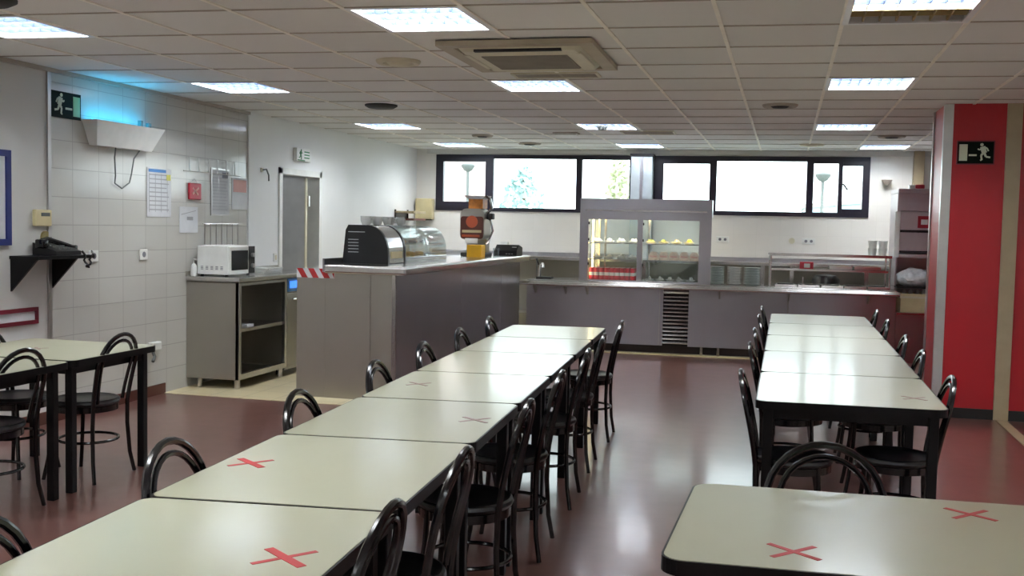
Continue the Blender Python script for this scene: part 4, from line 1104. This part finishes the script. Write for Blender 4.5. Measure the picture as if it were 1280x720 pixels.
mb = MB(); ring(mb, -0.15, 0.15, -0.1, 0.1, 0.012, 0, 0.05); mb.build('tray', M['steel_b'], t); MB().box(-0.138, 0.138, -0.088, 0.088, 0, 0.045, 0.006).build('food', M['meat'], t)
t = thing('food_tray', 'green salad tray on the lower glass of the sneeze guard', 'food tray', K(0.66, 0.40, tz), KA)
mb = MB(); ring(mb, -0.13, 0.13, -0.1, 0.1, 0.012, 0, 0.05); mb.build('tray', M['steel_b'], t); MB().box(-0.118, 0.118, -0.088, 0.088, 0, 0.045, 0.006).build('food', M['salad'], t)
t = thing('sauce_box', 'small red and white box on the lower glass of the sneeze guard', 'box', K(0.27, 0.40, tz), KA)
MB().box(-0.08, 0.08, -0.03, 0.03, 0, 0.09, 0.004).build('carton', M['redp'], t); MB().box(-0.03, 0.04, -0.0325, -0.03, 0.02, 0.07).build('white_print', M['white'], t)
tub0 = None
for (x, z) in ((1.03, 0), (1.15, 0), (1.03, 1), (1.15, 1)):
    loc = K(x, 0.42, 0.866 + 0.389 + 0.092 * z)
    if tub0 is None: tub0 = o = MB().lathe([(0, 0), (0.042, 0), (0.054, 0.088), (0.056, 0.09), (0.051, 0.09), (0.038, 0.004), (0, 0.004)], 18).build('clear_tub', M['white'], None, True, loc)
    else: o = tub0.copy(); COL.objects.link(o); o.location = loc
    tag(o, 'clear plastic tub in the block of four on top of the sneeze guard', 'tub', 'clear tubs on the sneeze guard')

# back bench (frame K, dy 1.25..1.83)
t = thing('back_bench', 'steel bench running along the wall below the windows', 'bench', K(0, 1.25), KA)
MB().box(-4.9, 1.9, 0, 0.59, 1.07, 1.115, 0.004).build('worktop', M['steel_b'], t)
MB().box(-4.9, 1.9, 0.575, 0.59, 1.115, 1.16).build('upstand', M['steel'], t)
for x in (-4.8, -3.25, -1.8, -0.25, 0.12, 1.05): MB().box(x, x + 0.05, 0.02, 0.06, 0, 1.07).build('post', M['steel_b'], t)
MB().box(-4.9, 1.9, 0.54, 0.57, 0.05, 1.07).build('rear_panel', M['steel_d'], t)
MB().box(-4.9, 1.9, 0.06, 0.54, 0.30, 0.33).build('lower_shelf', M['steel_d'], t)
t = thing('stock_pot', 'dark round pot behind the food wells', 'pot', K(0.55, 0.98, 0), KA)
MB().lathe([(0, 0.62), (0.16, 0.62), (0.17, 0.64), (0.17, 0.93), (0.13, 0.98), (0.03, 1.0), (0, 1.0)], 24).build('vessel', M['seat'], t, True)
mb = MB()
for (x, y) in ((-0.12, -0.12), (0.12, -0.12), (-0.12, 0.12), (0.12, 0.12)): mb.tube([(x, y, 0), (x, y, 0.62)], 0.012, 8)
mb.build('stand', M['dark'], t)
t = thing('beer_tap', 'small chrome tap behind the bar end', 'tap', K(-3.02, 0.35, 0.866), KA)
mb = MB().tube([(0, 0, 0), (0, 0, 0.14), (0.02, -0.03, 0.19), (0.05, -0.09, 0.19), (0.06, -0.11, 0.14)], 0.016, 10); mb.build('spout', M['steel_b'], t, True)
MB().box(-0.03, 0.16, -0.12, 0.10, 0, 0.02, 0.004).build('drip_tray', M['dark'], t)
MB().tube([(-0.02, 0, 0.17), (-0.05, 0, 0.25)], 0.012, 8).build('lever', M['dark'], t, True)

# wall sockets on the back wall
def bws(x, z, label):
    t = thing('wall_socket', label, 'socket', K(x, 1.848, z), KA)
    MB().box(-0.085, 0.085, -0.012, 0, -0.04, 0.04, 0.004).build('cover_plate', M['white'], t)
    for s in (-0.035, 0.035): MB().prism([(s + 0.02 * math.cos(k * PI / 6), 0.02 * math.sin(k * PI / 6)) for k in range(12)], lambda a, b: (a, -0.014, b), lambda a, b: (a, -0.01, b)).build('outlet', M['paper_d'], t)
bws(-0.76, 1.40, 'double white wall socket just right of the display case'); bws(0.38, 1.40, 'double white wall socket above the sneeze guard')
t = thing('valve_cap', 'single round wall cap left of the socket above the sneeze guard', 'cap', K(0.16, 1.848, 1.40), KA)
MB().prism([(0.04 * math.cos(k * PI / 8), 0.04 * math.sin(k * PI / 8)) for k in range(16)], lambda a, b: (a, -0.012, b), lambda a, b: (a, 0, b)).build('cover', M['offw'], t)
# steel duct between the windows
t = thing('exhaust_duct', 'square blue grey steel duct rising between the two windows', 'duct', K(-1.865, 1.62, 0), KA)
MB().box(-0.145, 0.145, -0.1, 0.18, 1.116, 2.53, 0.004).build('shaft', mat('galvanised_duct', (172, 182, 190), 0.35, metal=0.6, var=0.12, scale=3), t)
mb = MB(); ring(mb, -0.16, 0.16, -0.115, 0.195, 0.018, 2.50, 2.54); mb.build('collar', M['dark'], t)
mb = MB(); mb.box(-0.02, 0.02, -0.106, -0.1, 1.12, 2.5); mb.build('seam', M['steel'], t)
tag(MB().box(-0.065, 0.065, -0.10, 0.0, 2.06, H - 0.004, 0.004).build('ceiling_duct', M['tan'], None, False, K(1.735, 1.845, 0), KA), 'narrow beige duct dropping from the ceiling behind the steel tower', 'duct')
t = thing('wall_fan', 'small grey fitting on the back wall left of the steel tower', 'wall fitting', K(1.34, 1.845, 2.19), KA)
MB().tube([(0, 0, 0.0), (0, -0.09, -0.03)], 0.014, 8).build('arm', M['wire'], t, True); MB().lathe([(0, 0), (0.02, 0.0), (0.07, 0.07), (0.06, 0.075), (0, 0.02)], 16, (0, -0.09, -0.03)).build('cone', M['tbar_d'], t, True)
# towel dispenser in the corner
t = thing('towel_dispenser', 'cream paper towel dispenser on the back wall in the corner', 'dispenser', K(-5.02, 1.845, 1.745), KA)
MB().box(-0.11, 0.14, -0.14, 0, -0.15, 0.15, 0.015).build('housing', M['beige'], t); MB().box(-0.08, 0.11, -0.12, -0.02, -0.165, -0.149).build('outlet', M['dark'], t)
t = thing('wall_rack', 'small dark two tier rack beside the towel dispenser', 'rack', (XW + 0.012, 13.75, 1.70), LW)
for z in (0.0, -0.10): MB().box(-0.25, 0.25, -0.28, 0, z - 0.03, z, 0.004).build('tier', M['tan'] if z == 0 else M['brown'], t)
for q in (-0.25, 0.235): MB().box(q, q + 0.015, -0.02, 0, -0.13, 0.02).build('bracket', M['dark'], t)

# ------------------------------------------------------------------ steel service tower on the right (frame K)
t = thing('service_tower', 'tall steel bread and cutlery tower beside the red partition', 'service tower', K(1.30, 0.20, 0), KA)
w, d = 0.80, 0.6
MB().box(0.0, w, 0.03, d, 0.0, 0.57, 0.004).build('base_cabinet', M['steel'], t)
MB().box(0.0, w, 0.0, d, 0.57, 0.60, 0.003).build('base_top', M['steel_b'], t)
for x in (-0.02, w - 0.02): MB().box(x, x + 0.04, d - 0.06, d, 0.60, 2.02).build('rear_post', M['steel_l'], t)
MB().box(0.0, w, d - 0.02, d, 0.60, 1.26).build('rear_panel', M['steel_l'], t)
MB().box(0.0, 0.02, 0.25, d, 0.60, 1.26).build('side_panel', M['steel_l'], t)
MB().box(0.0, w, 0.04, d, 0.885, 0.905).build('shelf', M['dark'], t)
mb = MB(); mb.box(-0.03, w, 0.03, d, 1.25, 1.29); mb.box(-0.03, w, 0.03, d, 1.80, 2.02); mb.box(-0.03, 0.0, 0.03, d, 1.29, 1.80); mb.box(0.0, w, d - 0.03, d, 1.29, 1.80)
mb.build('upper_cabinet', M['steel_l'], t)
MB().box(0.0, w, 0.02, 0.05, 1.56, 1.79, 0.003).build('upper_door', M['steel_l'], t)
MB().box(0.0, w, 0.015, 0.05, 1.545, 1.575).build('dark_bar', M['dark'], t)
MB().box(0.0, w, 0.03, 0.05, 1.33, 1.545).build('roller_panel', M['steel_l'], t)
MB().box(0.0, w, 0.02, 0.05, 1.315, 1.33).build('panel_seam', M['dark'], t)
MB().box(-0.055, 0.005, -0.0, 0.03, 1.25, 1.79, 0.006).build('door_edge', M['white'], t)
MB().box(-0.035, w, -0.01, d, 2.0, 2.06, 0.01).build('top_cap', M['steel_l'], t)
mb = MB(); mb.box(0.20, 0.34, 0.014, 0.021, 1.60, 1.74); st_ = mb.build('red_sticker', M['redp'], t)
mb = MB(); mb.box(0.235, 0.31, 0.012, 0.0145, 1.64, 1.70); mb.build('white_print', M['white'], st_)
t2 = thing('red_tin', 'small red and white package on top of the steel tower', 'package', K(1.52, 0.32, 2.061), KA)
MB().box(-0.05, 0.05, -0.05, 0.05, 0, 0.05, 0.01).build('red_package', M['redp'], t2); MB().box(-0.12, -0.055, -0.04, 0.04, 0, 0.045, 0.008).build('white_wrapper', M['white'], t2)
# bag of cutlery / bread
t = thing('plastic_bag', 'clear plastic bag of white rolls on the tower shelf', 'bag', K(1.52, 0.42, 0.907), KA)
mb = MB()
rnd = random.Random(3)
bmesh.ops.create_icosphere(mb.bm, subdivisions=3, radius=1.0)
for v_ in mb.bm.verts:
    c = v_.co; k = 1 + 0.12 * math.sin(9 * c.x + 3 * c.z) * math.cos(7 * c.y + 5 * c.z) + rnd.uniform(-0.07, 0.07)
    v_.co = Vector((c.x * 0.20 * k, c.y * 0.14 * k, max(-0.10, c.z * 0.115 * k) + 0.10))
mb.build('bag_skin', M['bag'], t, True)
t = thing('bread_crate', 'beige plastic crate under the bag on the steel tower', 'crate', K(1.35, 0.25, 0.602), KA)
mb = MB(); ring(mb, 0.0, 0.40, 0.0, 0.36, 0.02, 0.0, 0.22); mb.box(0.02, 0.38, 0.02, 0.34, 0.0, 0.015); mb.build('crate_body', M['beige'], t)
MB().box(-0.01, 0.41, -0.012, 0.37, 0.165, 0.19).build('rim', M['offw'], t)
roll0 = None
for k in range(5):
    loc = K(1.41 + k * 0.072, 0.40, 0.618)
    if roll0 is None:
        roll0 = o = MB().lathe([(0, 0), (0.028, 0.01), (0.033, 0.10), (0.028, 0.21), (0.012, 0.245), (0, 0.25)], 12).build('bread_roll', M['porcelain'], None, True, loc)
    else: o = roll0.copy(); COL.objects.link(o); o.location = loc
    tag(o, 'pale wrapped roll standing in the beige crate', 'roll', 'rolls in the crate')

# ------------------------------------------------------------------ outside
struct('ground', MB().box(-60, 60, -60, 90, -0.6, -0.5), M['ground'])
def lamp_post(x, y, top, label):
    t = thing('street_lamp', label, 'street lamp', (x, y, -0.5))
    MB().tube([(0, 0, 0), (0, 0, top + 0.1)], 0.06, 10).build('pole', M['wire'], t, True)
    MB().lathe([(0.06, 0.0), (0.16, 0.05), (0.27, 0.20), (0.28, 0.26), (0.22, 0.32), (0, 0.34)], 20, (0, 0, top)).build('lamp_head', M['wire'], t, True)
lamp_post(-12.41, 40, 3.62 + 0.5, 'street lamp outside the left window')
lamp_post(1.20, 39, 3.30 + 0.5, 'street lamp outside the right window')
def tree(x, y, h, r, m, label, seed):
    t = thing('tree', label, 'tree', (x, y, -0.5))
    MB().tube([(0, 0, 0), (0.05, 0, h * 0.5), (0, 0.05, h * 0.9)], 0.16, 8, r_end=0.04).build('trunk', M['bark'], t, True)
    mb = MB(); rnd = random.Random(seed)
    for k in range(900):
        f = rnd.random(); zz = h * (0.15 + 0.85 * f); rad = r * (1.05 - f) ** 0.8 * math.sqrt(rnd.random())
        a = rnd.random() * 2 * PI; c = Vector((rad * math.cos(a), rad * math.sin(a), zz)); s = 0.10 + 0.12 * rnd.random()
        n1 = Vector((rnd.uniform(-1, 1), rnd.uniform(-1, 1), rnd.uniform(-1, 1))).normalized(); n2 = n1.orthogonal().normalized()
        v = [mb.bm.verts.new(c + n1 * s), mb.bm.verts.new(c + n2 * s * 0.6), mb.bm.verts.new(c - n1 * s), mb.bm.verts.new(c - n2 * s * 0.6)]
        mb.bm.faces.new(v)
    tag(mb.build('foliage', m, t), kind='stuff')
tree(-10.1, 40, 4.3, 1.9, M['leafy'], 'blue green pointed tree outside the widest left pane', 1)
tree(-6.3, 40, 5.0, 1.0, M['leafy2'], 'yellow green tree at the edge of the third left pane', 2)
t = thing('brick_building', 'pink brick building edge seen through the leftmost pane', 'building', (-15.2, 40, -0.5))
MB().box(-3, 2.0, 0, 6, 0, 9).build('wall', M['brick'], t)
mb = MB(); mb.box(-1.4, -0.2, -0.03, 0.02, 2.2, 3.6); mb.box(-1.4, -0.2, -0.03, 0.02, 5.2, 6.6); mb.build('window', M['dark'], t)
t = thing('low_building', 'pale blue low building seen through the small right pane', 'building', (2.1, 46, -0.5))
MB().prism([(0, 0), (7, 0), (7, 3.7), (0, 3.0)], lambda a, b: (a - 1.4, 0, b), lambda a, b: (a - 1.4, 8, b)).build('wall', M['bldg'], t)
MB().prism([(-0.1, 3.0), (7.1, 3.7), (7.1, 3.85), (-0.1, 3.15)], lambda a, b: (a - 1.4, -0.2, b), lambda a, b: (a - 1.4, 8.2, b)).build('roof', M['offw'], t)
